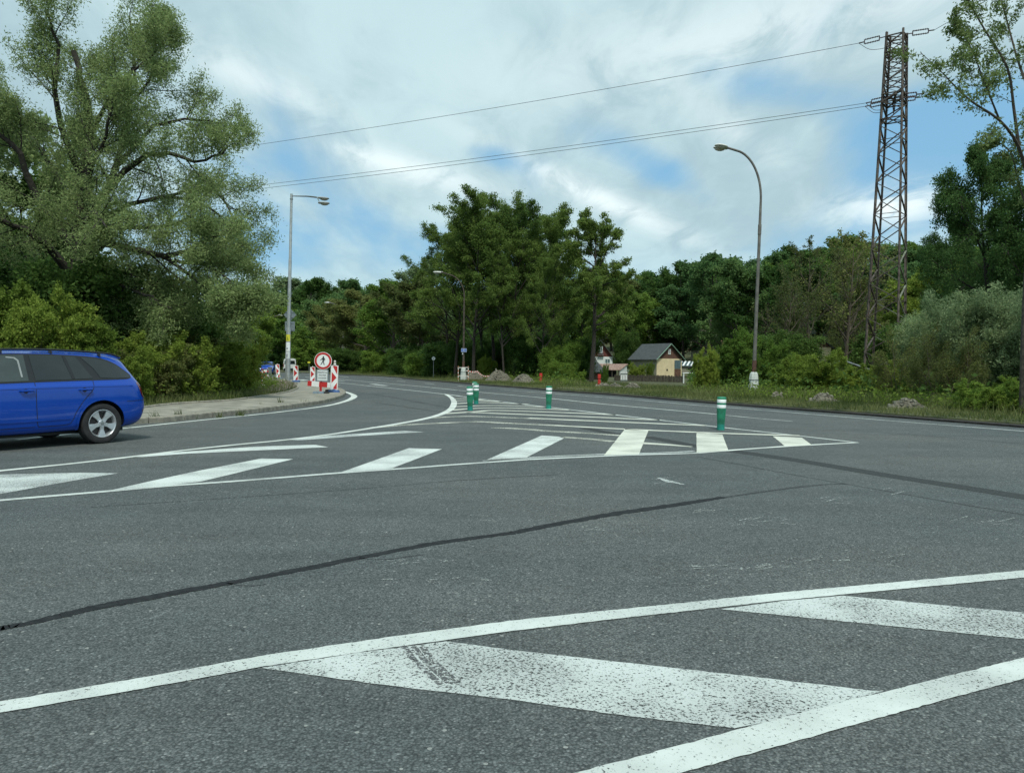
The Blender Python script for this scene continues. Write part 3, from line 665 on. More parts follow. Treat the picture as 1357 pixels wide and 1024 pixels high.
# avenue of mid-distance trees left of centre, behind the main road
for i, (q, D, ty, kd, lf, w, lb) in enumerate([
    (352, 150, 398, 'broad1', 'broad', 1.3, 'distant green tree just left of the silver lamp post'),
    (402, 170, 371, 'broad0', 'dark', 1.0, 'tall dark pointed tree just right of the silver lamp post, on the skyline'),
    (388, 210, 372, 'broad2', 'silver', 1.2, 'pale green domed tree on the skyline behind the silver lamp post'),
    (442, 210, 375, 'broad0', 'silver', 1.3, 'pale domed tree on the skyline right of the silver lamp post'),
    (478, 190, 374, 'broad1', 'hill', 1.5, 'broad dark tree on the skyline above the small far lamp'),
    (372, 130, 425, 'broad2', 'broad', 1.5, 'leafy roadside tree behind the white van'),
    (425, 120, 432, 'shrub0', 'broad', 1.5, 'bright rounded tree above the no pedestrians sign'),
    (450, 115, 400, 'broad2', 'olive', 1.2, 'brownish olive tree behind the small far lamp'),
    (483, 100, 386, 'broad1', 'olive', 1.35, 'light olive tree with a full crown, left one of the roadside row'),
    (522, 92, 376, 'broad0', 'broad', 1.25, 'tall full green roadside tree with forked trunk between two red posts'),
    (556, 84, 372, 'broad2', 'olive', 1.15, 'hazy olive tree with straight trunk left of the twin headed lamp'),
    (560, 100, 345, 'broad1', 'silver', .75, 'thin pale crowned tree on the skyline left of the tall tree group')]):
    plant(kd, q, D, ty, name='roadside_tree', label=lb, wid=w, leaf=lf, z0=-.2)
# dense undergrowth below those trees
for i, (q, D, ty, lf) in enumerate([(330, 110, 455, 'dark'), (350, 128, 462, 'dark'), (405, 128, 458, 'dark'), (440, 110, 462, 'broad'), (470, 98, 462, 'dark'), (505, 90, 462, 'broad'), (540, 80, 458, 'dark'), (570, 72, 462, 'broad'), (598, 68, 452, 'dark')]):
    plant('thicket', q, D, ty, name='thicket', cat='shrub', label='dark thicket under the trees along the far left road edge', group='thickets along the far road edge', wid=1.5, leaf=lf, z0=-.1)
# the tall alders in the middle
for i, (q, D, ty, w, lb) in enumerate([
    (603, 63, 278, .95, 'leftmost tall alder of the central group, leaning over the road lamp'), (628, 60, 254, .95, 'second tall alder of the central group, among the highest tops'),
    (655, 64, 252, .95, 'third tall alder of the central group, highest top'), (682, 61, 262, .9, 'fourth tall alder, in the middle of the central group'),
    (706, 65, 264, .95, 'fifth tall alder of the central group with pale top'), (724, 60, 274, .9, 'sixth tall alder, right end of the dense central group'),
    (745, 72, 345, .7, 'lower alder between the dense group and the lone alder'), (592, 68, 300, .8, 'slim alder at the far left flank of the central group'), (668, 58, 300, .7, 'slim alder with bare lower trunk in the middle of the group'), (718, 56, 330, .7, 'slim short alder at the front right of the group'), (640, 72, 285, 1.0, 'alder standing behind the second and third tall alders'), (700, 74, 290, 1.0, 'alder standing behind the fourth and fifth tall alders')]):
    plant(f'alder{i % 4}', q, D, ty, name='alder_tree', label=lb, group='tall alders behind the verge', wid=w*1.02, z0=-.2)
plant('alder_lone', 783, 55, 276, name='alder_tree', label='lone alder with tiered open branches and ivy clad trunk right of the tall group', wid=.85, z0=-.1, rz=.6)
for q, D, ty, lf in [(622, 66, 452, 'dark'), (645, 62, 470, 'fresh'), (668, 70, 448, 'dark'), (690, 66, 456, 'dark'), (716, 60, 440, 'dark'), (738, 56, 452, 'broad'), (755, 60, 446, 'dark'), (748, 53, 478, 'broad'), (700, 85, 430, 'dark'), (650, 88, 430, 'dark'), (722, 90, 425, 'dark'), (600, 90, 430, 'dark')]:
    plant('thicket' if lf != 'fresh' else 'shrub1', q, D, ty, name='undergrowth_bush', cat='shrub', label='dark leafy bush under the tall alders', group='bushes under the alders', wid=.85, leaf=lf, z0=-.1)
# around the cabins
for kd, q, D, ty, lf, w, nm, lb, z in [
    ('broad2', 838, 116, 392, 'broad', 1.15, 'garden_tree', 'round green tree between the two cabins', -.5),
    ('thicket', 831, 110, 436, 'dark', .5, 'garden_bush', 'dark conifer like bush left of the grey roofed cabin', -.5),
    ('broad0', 815, 128, 372, 'olive', 1.0, 'garden_tree', 'light olive tree behind the white and red cabin', -.5),
    ('hill1', 868, 128, 365, 'dark', 1.1, 'garden_tree', 'dark tree rising behind the grey roofed cabin', -.5),
    ('broad1', 900, 118, 352, 'dark', 1.0, 'garden_tree', 'tall dark tree right behind the yellow gable', -.5),
    ('broad2', 943, 105, 340, 'hill', 1.1, 'garden_tree', 'tall blue green tree left of the curved lamp', -.5),
    ('broad0', 975, 98, 350, 'hill', 1.0, 'garden_tree', 'blue green tree directly behind the curved lamp', -.5),
    ('broad1', 1012, 95, 352, 'dark', 1.1, 'garden_tree', 'dark tree right of the curved lamp', -.5),
    ('bush1', 801, 52, 480, 'broad', .28, 'young_shrub', 'young leafy shrub beside the red marker post', 0),
    ('bush0', 861, 68, 478, 'fresh', .4, 'young_shrub', 'slim shrub in front of the yellow cabin wall', 0),
    ('bush2', 845, 82, 480, 'fresh', .7, 'young_shrub', 'light green shrub by the grey cabin wall', -.3),
    ('bush1', 765, 50, 490, 'broad', .8, 'young_shrub', 'low bush at the foot of the lone alder', 0),
    ('shrub0', 962, 38, 432, 'broad', .85, 'roadside_shrub', 'big green shrub left of the concrete lamp foot', 0),
    ('shrub1', 938, 36, 455, 'fresh', .55, 'roadside_shrub', 'fresh green shrub hiding the low roof beside the cabins', 0),
    ('shrub1', 1003, 41, 440, 'broad', .8, 'roadside_shrub', 'dark green shrub right behind the curved lamp', 0),
    ('shrub0', 1038, 36, 466, 'broad', .9, 'roadside_shrub', 'leafy shrub right of the concrete lamp foot', 0),
    ('bush0', 1075, 31.5, 462, 'fresh', 1.05, 'roadside_shrub', 'bright green shrub left of the pylon base', 0),
    ('bush2', 1112, 31, 478, 'fresh', 1.2, 'roadside_shrub', 'low bright shrub in front of the pylon left leg', 0),
    ('bush1', 1152, 30, 486, 'fresh', 1.3, 'roadside_shrub', 'low bright shrub in front of the pylon base', 0),
    ('bush0', 1190, 29, 478, 'fresh', 1.1, 'roadside_shrub', 'bright shrub in front of the pylon right leg', 0),
    ('silver0', 1246, 30, 412, 'silver', .75, 'willow_shrub', 'silvery willow shrub right beside the pylon', 0),
    ('silver1', 1292, 28, 386, 'silver', .85, 'willow_shrub', 'tall silvery willow shrub in the middle of the right thicket', 0),
    ('silver0', 1337, 26, 384, 'silver', .8, 'willow_shrub', 'silvery willow shrub next to the dark trunk at the right edge', 0),
    ('silver1', 1400, 25, 372, 'silver', .9, 'willow_shrub', 'silvery willow shrub behind the trunk at the right edge', 0),
    ('sparse', 1215, 27, 425, 'olive', .95, 'twiggy_shrub', 'twiggy half bare shrub in front of the silvery willows', 0),
    ('sparse', 1262, 25, 430, 'olive', .9, 'twiggy_shrub', 'twiggy brownish shrub right of the last earth mound', 0),
    ('bush2', 1310, 20.6, 498, 'broad', 1.1, 'roadside_shrub', 'low dark shrub at the foot of the right thicket', 0),
    ('bush1', 1340, 20, 508, 'fresh', .9, 'roadside_shrub', 'small yellow green shrub beside the dark trunk', 0),
    ('birch', 1312, 42, 192, 'birch', .78, 'birch_tree', 'dark weeping birch filling the right edge of the picture', 0),
    ('birch', 1272, 56, 290, 'birch', .8, 'birch_tree', 'lower dark birch behind the right side of the pylon', 0),
    ('birch', 1385, 38, 215, 'birch', .9, 'birch_tree', 'weeping birch just beyond the right edge', 0),
    ('broad0', 1215, 75, 352, 'fresh', 1.0, 'hedge_tree', 'lighter green tree seen right through the pylon', 0),
    ('broad2', 1330, 60, 330, 'fresh', 1.0, 'hedge_tree', 'mid green tree behind the silvery willows', 0),
    ('bare0', 1075, 66, 312, 'olive', 1.0, 'bare_tree', 'grey half bare tree with upright twigs left of the pylon', 0),
    ('bare1', 1120, 70, 306, 'olive', 1.0, 'bare_tree', 'half bare tree with pale twigs directly left of the pylon', 0),
    ('bare1', 1040, 60, 372, 'olive', 1.0, 'bare_tree', 'lower half bare tree with brown twigs behind the green shrubs', 0),
    ('bare0', 1145, 80, 330, 'olive', 1.0, 'bare_tree', 'half bare tree seen through the pylon', 0),
    ('thicket', 1050, 55, 440, 'dark', 1.2, 'hedge_shrub', 'dark hedge shrub below the half bare trees', 0),
    ('thicket', 1100, 85, 440, 'olive', 1.3, 'hedge_shrub', 'olive hedge shrub behind the metal roof', 0),
    ('thicket', 1180, 66, 430, 'dark', 1.1, 'hedge_shrub', 'dark hedge shrub behind the pylon', 0),
    ('thicket', 1245, 40, 425, 'dark', 1.0, 'hedge_shrub', 'dark shrub under the lower birch', 0),
    ('thicket', 1300, 36, 420, 'dark', 1.1, 'hedge_shrub', 'dark shrub under the weeping birch', 0),
    ('thicket', 1370, 33, 415, 'dark', 1.1, 'hedge_shrub', 'dark shrub at the right edge behind the willows', 0)]:
    plant(kd, q, D, ty, name=nm, cat='shrub' if ('shrub' in nm or 'bush' in nm) else 'tree', label=lb, wid=w, leaf=lf, z0=z)

# big willow on the left: limbs of its own shape
def big_willow():
    T = Tree(7); D0 = 29.0
    base = (XD(92, D0), D0, 0.0); O = Vector(base)
    def W_(x, y, dd): v = AT(x, y, D0+dd)-O; return (v.x, v.y, v.z)
    limbs = [([(92, 520, 0), (94, 440, 0), (98, 380, .1), (103, 320, 0), (112, 250, -.2), (118, 180, .3), (112, 120, .6), (100, 70, 1.0)], .42, .10),
             ([(103, 320, 0), (130, 270, .4), (160, 205, .9), (172, 140, 1.4), (178, 80, 1.6), (172, 22, 1.9)], .20, .03),
             ([(112, 250, 0), (90, 190, -.6), (74, 120, -1.2), (76, 60, -1.2), (58, 12, -1.5)], .18, .03),
             ([(104, 330, 0), (60, 280, -.8), (25, 205, -1.6), (-10, 170, -2.2), (-60, 120, -2.8)], .20, .04),
             ([(100, 370, 0), (60, 325, -1.4), (20, 300, -2.6), (-40, 270, -3.6), (-110, 240, -4.2)], .18, .04),
             ([(108, 290, 0), (150, 245, -.9), (195, 205, -1.8), (235, 206, -2.4), (270, 214, -2.8), (303, 192, -3.0)], .16, .025),
             ([(103, 350, 0), (140, 325, -1.4), (190, 333, -2.6), (232, 338, -3.4), (270, 318, -3.9), (318, 300, -4.3)], .19, .03),
             ([(196, 334, -2.6), (235, 352, -3.3), (262, 372, -3.6), (300, 396, -4.0), (330, 402, -4.3)], .10, .02),
             ([(103, 340, 0), (150, 285, 1.2), (215, 260, 2.2), (275, 275, 3.0), (325, 320, 3.6)], .15, .02),
             ([(215, 262, 2.2), (270, 250, 1.2), (300, 272, .4), (314, 312, -.2), (316, 360, -.6)], .07, .015),
             ([(150, 300, -.6), (215, 300, -1.0), (270, 290, -1.6), (296, 318, -2.2), (306, 352, -2.4)], .09, .015),
             ([(232, 345, -3.3), (270, 352, -3.5), (296, 366, -4.0), (312, 394, -4.3), (314, 420, -4.4)], .07, .015),
             ([(150, 160, .6), (195, 110, .9), (212, 60, 1.1), (200, 30, 1.2)], .07, .015),
             ([(118, 180, .3), (150, 120, -.4), (200, 75, -1.0), (220, 58, -1.2)], .10, .02),
             ([(150, 225, .9), (205, 170, 1.4), (262, 158, 2.0), (300, 168, 2.2)], .10, .02),
             ([(95, 400, 0), (60, 370, 1.6), (20, 350, 3.0), (-50, 330, 4.0)], .15, .03),
             ([(108, 300, 0), (80, 240, 1.5), (40, 180, 2.6), (-10, 120, 3.6), (-40, 60, 4.0)], .15, .03),
             ([(110, 270, 0), (120, 220, -1.8), (140, 180, -3.0), (150, 130, -3.8)], .13, .025),
             ([(105, 330, 0), (110, 300, -2.2), (125, 280, -3.6), (140, 300, -4.8)], .12, .025),
             ([(100, 380, 0), (150, 375, -1.6), (190, 390, -2.8), (225, 410, -3.6)], .11, .02)]
    P = dict(n=[13, 8, 5], t0=[.22, .15, .15], ang=[52, 50, 46], ratio=[.36, .48, .6], seg=[5, 5, 4], wig=[.14, .2, .2], trop=[.07, .03, -.02], leaflv=1, thick=.016)
    for pts, ra, rb in limbs:
        q = [W_(*p) for p in pts]; sm = smooth_pts([Vector(v) for v in q], 3); n = len(sm)
        path = [(tuple(v+Vector((T.r.gauss(0, .04), T.r.gauss(0, .04), T.r.gauss(0, .04)))*(1 if 0 < i else 0)), ra+(rb-ra)*(i/(n-1))**.7) for i, v in enumerate(sm)]
        T.segs.append(path); L = sum((sm[i+1]-sm[i]).length for i in range(n-1))
        main = ra > .4
        PP = dict(P, n=[18, 8, 5], t0=[.42, .15, .15], ratio=[.22, .42, .5]) if main else dict(P, ratio=[.36*min(1.25, 7/L), .42, .5])
        T.kids(path, PP, 0, L)
    e = empty('willow_tree', base, 0, 'big spreading silver green willow towering behind the blue estate car', 'tree')
    tm = T.wood('trunk', M['darkbark'], .0); link('trunk', tm, e)
    A = [a for a in T.anch if a[0][2] > 1.6]; T.anch = A
    cm = T.leaves('crown', M['leaf_willow'], per=max(3, int(round(230000/len(A)))), spread=.16, size=.105, asp=.32, seed=8, droop=.05); link('crown', cm, e)
    print('willow anchors', len(A), 'leaves', len(cm.polygons))
big_willow()
for kd, q, D, ty, lf, w, nm, lb in [
    ('broad1', -25, 37, 130, 'willow', 1.1, 'willow_tree', 'second willow crown at the left edge behind the big one'),
    ('broad0', 60, 38, 235, 'dark', 1.1, 'dark_tree', 'dark tree standing behind the trunk of the big willow'),
    ('thicket', 40, 31, 350, 'dark', 1.25, 'dark_bush', 'dark bush left under the big willow'),
    ('thicket', 120, 32, 330, 'dark', 1.2, 'dark_bush', 'dark tall bush directly under the big willow crown'),
    ('thicket', 185, 30, 352, 'dark', 1.15, 'dark_bush', 'dark bush below the right limb of the big willow'),
    ('thicket', 222, 33, 385, 'dark', 1.1, 'dark_bush', 'dark bush at the right end of the willow shade'),
    ('thicket', 262, 40, 415, 'olive', 1.2, 'dark_bush', 'greyish bush behind the yellow green scrub'),
    ('broad2', 300, 70, 398, 'broad', 1.2, 'roadside_tree', 'green tree behind the left roadworks, below the drooping willow limb'),
    ('broad1', 270, 60, 420, 'olive', 1.0, 'roadside_tree', 'olive tree left behind the wooden pole'),
    ('broad0', 330, 90, 400, 'broad', 1.1, 'roadside_tree', 'green tree behind the oncoming blue car'),
    ('shrub0', 8, 21.5, 362, 'fresh', .9, 'hazel_shrub', 'tall fresh green shrub above the front of the blue estate car'),
    ('shrub1', 62, 21, 378, 'fresh', .8, 'hazel_shrub', 'fresh green shrub above the middle of the blue estate roof'),
    ('shrub0', -60, 22, 350, 'fresh', .9, 'hazel_shrub', 'fresh green shrub just outside the left edge'),
    ('shrub1', 112, 21.5, 412, 'fresh', .85, 'hazel_shrub', 'yellow green shrub over the rear end of the blue estate car'),
    ('bush0', 150, 21.5, 448, 'fresh', .9, 'hazel_shrub', 'low yellow green shrub behind the tailgate of the blue estate car'),
    ('bush1', 196, 23.5, 455, 'olive', 1.1, 'scrub_bush', 'scrubby bush right next to the tail lamp of the blue estate car'),
    ('bush2', 228, 24.5, 440, 'fresh', 1.0, 'scrub_bush', 'yellow green scrub bush above the pavement bend'),
    ('bush0', 262, 26.5, 442, 'fresh', 1.1, 'scrub_bush', 'leafy scrub bush in the middle of the left bank'),
    ('bush1', 292, 29, 446, 'fresh', 1.0, 'scrub_bush', 'scrub bush left of the roadworks tape'),
    ('bush2', 306, 33, 456, 'fresh', .7, 'scrub_bush', 'scrub bush beside the leaning roadworks board'),
    ('bush2', 245, 31, 436, 'olive', 1.2, 'scrub_bush', 'taller dull scrub bush behind the left bank'),
    ('bush0', 290, 42, 445, 'broad', 1.0, 'scrub_bush', 'dark scrub bush at the foot of the pale lamp pole'),
    ('bush1', 306, 58, 462, 'broad', 1.0, 'scrub_bush', 'small far bush left of the oncoming blue car')]:
    plant(kd, q, D, ty, name=nm, cat='tree' if 'tree' in nm else 'shrub', label=lb, wid=w, leaf=lf, z0=.1 if D < 35 else 0)

# tree at the right edge whose leafy branches reach into the sky
def ash_tree():
    T = Tree(21); D0 = 19.5; O = Vector((XD(1361, D0), D0, 0))
    def W_(x, y, dd): v = AT(x, y, D0+dd)-O; return (v.x, v.y, v.z)
    limbs = [([(1361, 560, 0), (1362, 440, 0), (1366, 330, 0), (1372, 230, 0), (1380, 120, .2), (1385, 20, .3)], .19, .06),
             ([(1366, 250, 0), (1350, 195, -.5), (1325, 160, -1.0), (1288, 135, -1.5), (1264, 113, -1.8), (1250, 98, -2.0), (1220, 70, -2.3)], .05, .006),
             ([(1350, 195, -.5), (1343, 140, -.6), (1335, 90, -.8), (1305, 40, -1.0), (1285, 5, -1.2), (1265, -25, -1.3)], .045, .01),
             ([(1325, 160, -1.0), (1305, 110, -1.2), (1285, 60, -1.3), (1262, 30, -1.5)], .03, .008),
             ([(1378, 150, 0), (1352, 90, .8), (1335, 30, 1.2), (1318, -30, 1.6)], .05, .012),
             ([(1370, 300, 0), (1352, 250, .6), (1338, 200, 1.0), (1310, 185, 1.3)], .04, .01),
             ([(1380, 120, 0), (1420, 60, .5), (1460, -10, .8)], .06, .02), ([(1372, 230, 0), (1420, 180, -.5), (1480, 120, -.8)], .06, .02)]
    P = dict(n=[12, 6], t0=[.2, .2], ang=[48, 45], ratio=[.26, .42], seg=[4, 3], wig=[.12, .14], trop=[.07, .03], leaflv=1, thick=.01)
    for k, (pts, ra, rb) in enumerate(limbs):
        sm = smooth_pts([Vector(W_(*p)) for p in pts], 3); n = len(sm)
        path = [(tuple(v), ra+(rb-ra)*(i/(n-1))**.7) for i, v in enumerate(sm)]; T.segs.append(path)
        L = sum((sm[i+1]-sm[i]).length for i in range(n-1))
        T.kids(path, dict(P, t0=[.55, .2], ratio=[.12, .42]) if k == 0 else P, 0, L)
    e = empty('ash_tree', tuple(O), 0, 'dark trunk at the right edge with sparse leafing branches reaching into the sky', 'tree')
    link('trunk', T.wood('trunk', M['bark'], 0), e)
    link('crown', T.leaves('crown', M['leaf_ash'], per=8, spread=.06, size=.085, asp=.42, seed=3, droop=.03), e)
ash_tree()

# grass along the verge and on the left bank: nobody could count it
def grass(name, pts, h, wdt, seed, m, label, clump=.0):
    g = np.random.default_rng(seed); N = len(pts); P = np.array(pts)
    hh = h*g.uniform(.4, 1.5, N); a = g.uniform(0, 6.283, N); ln = g.normal(0, .35, (N, 2))
    dx, dy = np.cos(a)*wdt, np.sin(a)*wdt
    V = np.zeros((N, 3, 3)); V[:, 0] = P; V[:, 1] = P; V[:, 0, 0] -= dx; V[:, 0, 1] -= dy; V[:, 1, 0] += dx; V[:, 1, 1] += dy
    V[:, 2] = P; V[:, 2, 0] += ln[:, 0]*hh; V[:, 2, 1] += ln[:, 1]*hh; V[:, 2, 2] += hh
    tn = np.clip(.5+.35*np.sin(P[:, 0]*1.3)*np.cos(P[:, 1]*.9)+g.normal(0, .25, N), 0, 1)
    me = leafmesh(name, V.reshape(-1, 3), tn, m, 3); o = link(name, me); tag(o, label, 'grass', kind='stuff'); return o
MPOS = [(1030, 528.5, .55), (1091, 535.5, .9), (1200, 544.2, .95), (660, 506.5, 1.3), (694, 508.5, 1.2), (628, 504.5, 1.2), (799, 514.2, .8), (838, 516.5, .7), (815, 514.8, .7)]
MP = [(G(a, b, .05), c) for a, b, c in MPOS]
def along(curve, d0, d1, n, zf, seed, pw=1.0, ymax=95, tall=False):
    g = random.Random(seed); c = resample([v for v in curve], 900); out = []
    nn = offset(c, 1.0)
    while len(out) < n:
        i = int(g.random()**1.0*len(c)); p = c[i]
        if p.y > ymax or p.y < 8: continue
        if g.random() > min(1, (26/p.y)**1.2): continue
        d = d0+(d1-d0)*g.random()**pw; q = p+(nn[i]-c[i])*d; q = (q.x+g.uniform(-.3, .3)*min(1, d), q.y+g.uniform(-.3, .3)*min(1, d), zf(d)); pxq = PW/2+FPX*q[0]/q[1]
        if any(math.hypot(q[0]-m_.x, (q[1]-m_.y)*1.3) < r_*.75 for m_, r_ in MP): continue
        if tall and (770 < pxq < 915 or any(abs(pxq-(PW/2+FPX*m_.x/m_.y)) < r_*FPX/m_.y*.6 and q[1] < m_.y for m_, r_ in MP)): continue
        out.append(q)
    return out
grass('grass', along(vdense, .3, 3.2, 46000, lambda d: .07+.02*min(d, 2), 1, 1.0), .13, .009, 1, M['blade'], 'short grass along the far road edge')
grass('tall_grass', along(vdense, 2.2, 8, 26000, lambda d: .07, 2, 1.0, 95, True), .34, .014, 2, M['blade'], 'taller grass and weeds in front of the roadside shrubs')
lz = lambda d: .14
grass('grass', [q for q in along(vdense, 2.5, 9, 60000, lambda d: .06, 14, 1.0, 95) if 770 < PW/2+FPX*q[0]/q[1] < 920], .16, .016, 14, M['blade'], 'rough grass before the garden fence')
grass('grass', [p for p in along([q for q in ecurve], es*.12, es*2.6, 22000, lz, 3, .9) if p[1] < 30 or (int(p[0]*50) % 5 == 0)], .21, .009, 3, M['blade'], 'grass on the bank behind the left pavement')
tg = random.Random(12)
grass('grass', [(c.x+tg.gauss(0, .05), c.y+tg.gauss(0, .05), zz) for q_, y_, k_, zz in ((403, 537, 46, .0), (318, 551, 60, .0), (290, 553.5, 30, 0), (236, 549, 24, .12), (372, 533, 26, .12), (346, 541, 18, .0), (258, 555, 14, .0), (205, 553, 20, .1)) for c in [G(q_, y_, zz)] for _ in range(k_)], .15, .007, 9, M['blade'], 'weeds sprouting from the kerb joints')
def weeds(name, pts, seed, m, size, per, hmax, label):
    g = np.random.default_rng(seed); A = np.repeat(np.array(pts), per, 0); N = len(A)
    C = A+np.stack([g.normal(0, .16, N), g.normal(0, .16, N), np.abs(g.normal(0, hmax, N))+.03], 1)
    sz = size*g.uniform(.6, 1.4, N)[:, None]; u = g.normal(0, 1, (N, 3)); w = g.normal(0, 1, (N, 3)); w[:, 2] += .8
    u /= np.linalg.norm(u, axis=1)[:, None]; w = np.cross(np.cross(u, w), u); w /= np.linalg.norm(w, axis=1)[:, None]; v = np.cross(u, w)
    V = np.stack([C-u*sz*.5, C+v*sz*.3, C+u*sz*.5, C-v*sz*.3], 1).reshape(-1, 3)
    o = link(name, leafmesh(name, V, np.clip(.5*np.repeat(g.random(len(pts)), per)+.5*g.random(N), 0, 1), m)); tag(o, label, 'ground cover', kind='stuff')
weeds('ground_cover', along(vdense, 2.6, 12, 2600, lambda d: .08, 5, 1.0, 95, True), 5, M['leaf_fresh'], .10, 16, .22, 'leafy weeds between the verge grass and the shrubs')
weeds('ground_cover', along(ecurve, es*1.0, es*6.0, 1500, lz, 6), 6, M['leaf_fresh'], .09, 16, .26, 'leafy weeds on the left bank')
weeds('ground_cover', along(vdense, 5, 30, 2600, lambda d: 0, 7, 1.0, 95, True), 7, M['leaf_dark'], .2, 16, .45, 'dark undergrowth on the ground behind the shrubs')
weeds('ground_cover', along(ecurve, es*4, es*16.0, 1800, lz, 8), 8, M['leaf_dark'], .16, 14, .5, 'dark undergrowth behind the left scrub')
#@@PART3
# ---------------------------------------------------------------- small things on and by the road
def tilt(o, rx=0, ry=0): o.rotation_euler = (R(rx), R(ry), o.rotation_euler[2]); return o
BG = 'green and white plastic bollards on the hatched island'
def bollard(px_, py_, label):
    e = empty('bollard', G(px_, py_, .0), 0, label, 'bollard', BG)
    b = MB(); b.lathe([(.062, 0), (.075, .012), (.070, .10), (.074, .13), (.092, .43), (.092, .44), (.088, .442), (.088, .515), (.092, .517), (.092, .548), (.088, .550), (.088, .625), (.092, .628), (.092, .662), (.085, .672), (.04, .676), (0, .677)], 28)
    b.build('body', M['bollard'], e, True)
    lo = MB(); lo.lathe([(.078, .002), (.0735, .10), (.0745, .118), (.07, .119)], 28); lo.build('base_ring', M['bollard_low'], e, True)
    for z in (.445, .552): MB().lathe([(.0885, z), (.0905, z+.003), (.0905, z+.066), (.0885, z+.069)], 28).build('reflective_band', M['white'], e, True)
    tilt(e, math.sin(px_)*1.2, math.cos(px_*3)*1.2); return e
bollard(955, 569.6, 'green and white bollard standing alone at the right, by the island tip')
bollard(727, 541.8, 'green and white bollard in the middle, between the pair and the right one')
bollard(623, 543.7, 'frontmost green and white bollard of the left three')
bollard(631, 535.4, 'second green and white bollard of the left three, right of the frontmost')
bollard(628.5, 530.5, 'rearmost green and white bollard, half hidden behind two others')

def luminaire(b, p, d, L=.62, w=.17, h=.13, glass=True, mi=0, mg=1):
    """flattened cobra head: shell above, lens below, pointing along d"""
    d = Vector(d).normalized(); q = d.to_track_quat('X', 'Z').to_matrix(); n = 14; rings = [(0, .25, .5), (.06, .6, .8), (.2, .9, .95), (.45, 1, 1), (.75, .95, .9), (.93, .7, .6), (1, .2, .2)]
    vs = []; fs = []
    for t, a, c in rings:
        for j in range(n):
            an = 2*math.pi*j/n; y = math.cos(an)*w*a; z = math.sin(an)*h*c*(.62 if math.sin(an) > 0 else .38)
            vs.append(Vector(p)+q @ Vector((t*L, y, z)))
    for i in range(len(rings)-1):
        for j in range(n): fs.append((i*n+j, i*n+(j+1) % n, (i+1)*n+(j+1) % n, (i+1)*n+j))
    fs += [tuple(range(n))[::-1], tuple((len(rings)-1)*n+j for j in range(n))]
    b.add(vs, fs, mi)
    return q
def lens(e, p, d, L=.62, w=.17, mm='lens'):
    d = Vector(d).normalized(); q = d.to_track_quat('X', 'Z').to_matrix(); b = MB(); vs = []; n = 16
    for k, (s, z) in enumerate(((1, -.035), (.85, -.085), (.45, -.12), (0.02, -.13))):
        for j in range(n): a = 2*math.pi*j/n; vs.append(Vector(p)+q @ Vector((L*.56+math.cos(a)*L*.36*s, math.sin(a)*w*.8*s, z)))
    b.add(vs, [(i*n+j, i*n+(j+1) % n, (i+1)*n+(j+1) % n, (i+1)*n+j) for i in range(3) for j in range(n)]); b.build('lens', M[mm], e, True)
def heads(e, pts, mat_, L=.62, w=.17):
    for p, d in pts:
        b = MB(); luminaire(b, p, d, L, w); h = b.build('lamp_head', M[mat_], e, True); lens(h, p, d, L, w)
def concrete_foot(e, h=1.0, w0=.25, w1=.17):
    b = MB(); b.lathe([(w0, -.05), (w0*.99, .02), (w1*1.12, h*.8), (w1, h*.93), (w1*.7, h), (.06, h+.01)], 8); b.build('concrete_foot', M['footing'], e)
    b = MB()
    for z in (h*.66,): b.lathe([(w1*1.24, z), (w1*1.27, z+.004), (w1*1.25, z+.014), (w1*1.22, z+.016)], 16)
    b.build('strap', M['trim'], e)

# silver lamp post with sign backs
D = 44.0; lp = AT(381, 509, D); lp.z = .12
e = empty('lamp_post', lp, 0, 'tall silver lamp post with two sign backs and stickers beside the pavement', 'lamp post')
s = 1.0; Ht = ZD(386, 257, D)-.12
MB().tube([(0, 0, 0), (0, 0, 3.15), (0, 0, 3.2)], [.155, .125, .12], 18).build('base_tube', M['galvdark' if 0 else 'galv'], e, True)
MB().tube([(0, 0, 3.2), (0, 0, Ht*.655), (0, 0, Ht*.66), (0, 0, Ht-.3), (0, 0, Ht)], [.10, .088, .078, .07, .075], 16).build('pole', M['galv'], e, True)
b = MB(); b.lathe([(.085, Ht-.32), (.095, Ht-.31), (.095, Ht-.28), (.085, Ht-.27)], 16); b.tube([(0, 0, Ht-.12), (.9, 0, Ht-.12), (1.55, .1, Ht-.16)], .028, 8); b.tube([(0, 0, Ht-.12), (1.0, -.3, Ht-.16), (1.6, -.6, Ht-.26), (1.8, -.75, Ht-.58)], .028, 8)
b.build('arm', M['galvdark'], e, True)
heads(e, [((1.45, .1, Ht-.16), (1, .05, -.03)), ((1.72, -.75, Ht-.62), (1, -.15, -.02))], 'lampgrey', .66, .2)
b = MB(); q = Matrix.Rotation(math.pi/4, 3, 'Y'); b.box((.02, .13, 3.93), (.52, .02, .52), 0, q); b.bar((-.26, .11, 4.06), (.30, .11, 4.06), .03); b.bar((-.22, .11, 3.78), (.26, .11, 3.78), .03); b.build('diamond_sign_back', M['signback'], e)
b = MB(); b.box((.03, .13, 3.28), (.56, .02, .56)); b.bar((-.20, .11, 3.46), (.26, .11, 3.46), .03); b.bar((-.20, .11, 3.08), (.26, .11, 3.08), .03); b.build('square_sign_back', M['signback'], e)
def wrap(e, nm, z0, z1, r, m, a0=-2.6, a1=-.5):
    b = MB(); n = 8; vs = [(r*math.cos(a0+(a1-a0)*j/n), r*math.sin(a0+(a1-a0)*j/n), z) for z in (z0, z1) for j in range(n+1)]
    b.add(vs, [(j, j+1, n+2+j, n+1+j) for j in range(n)]); return b.build(nm, m, e)
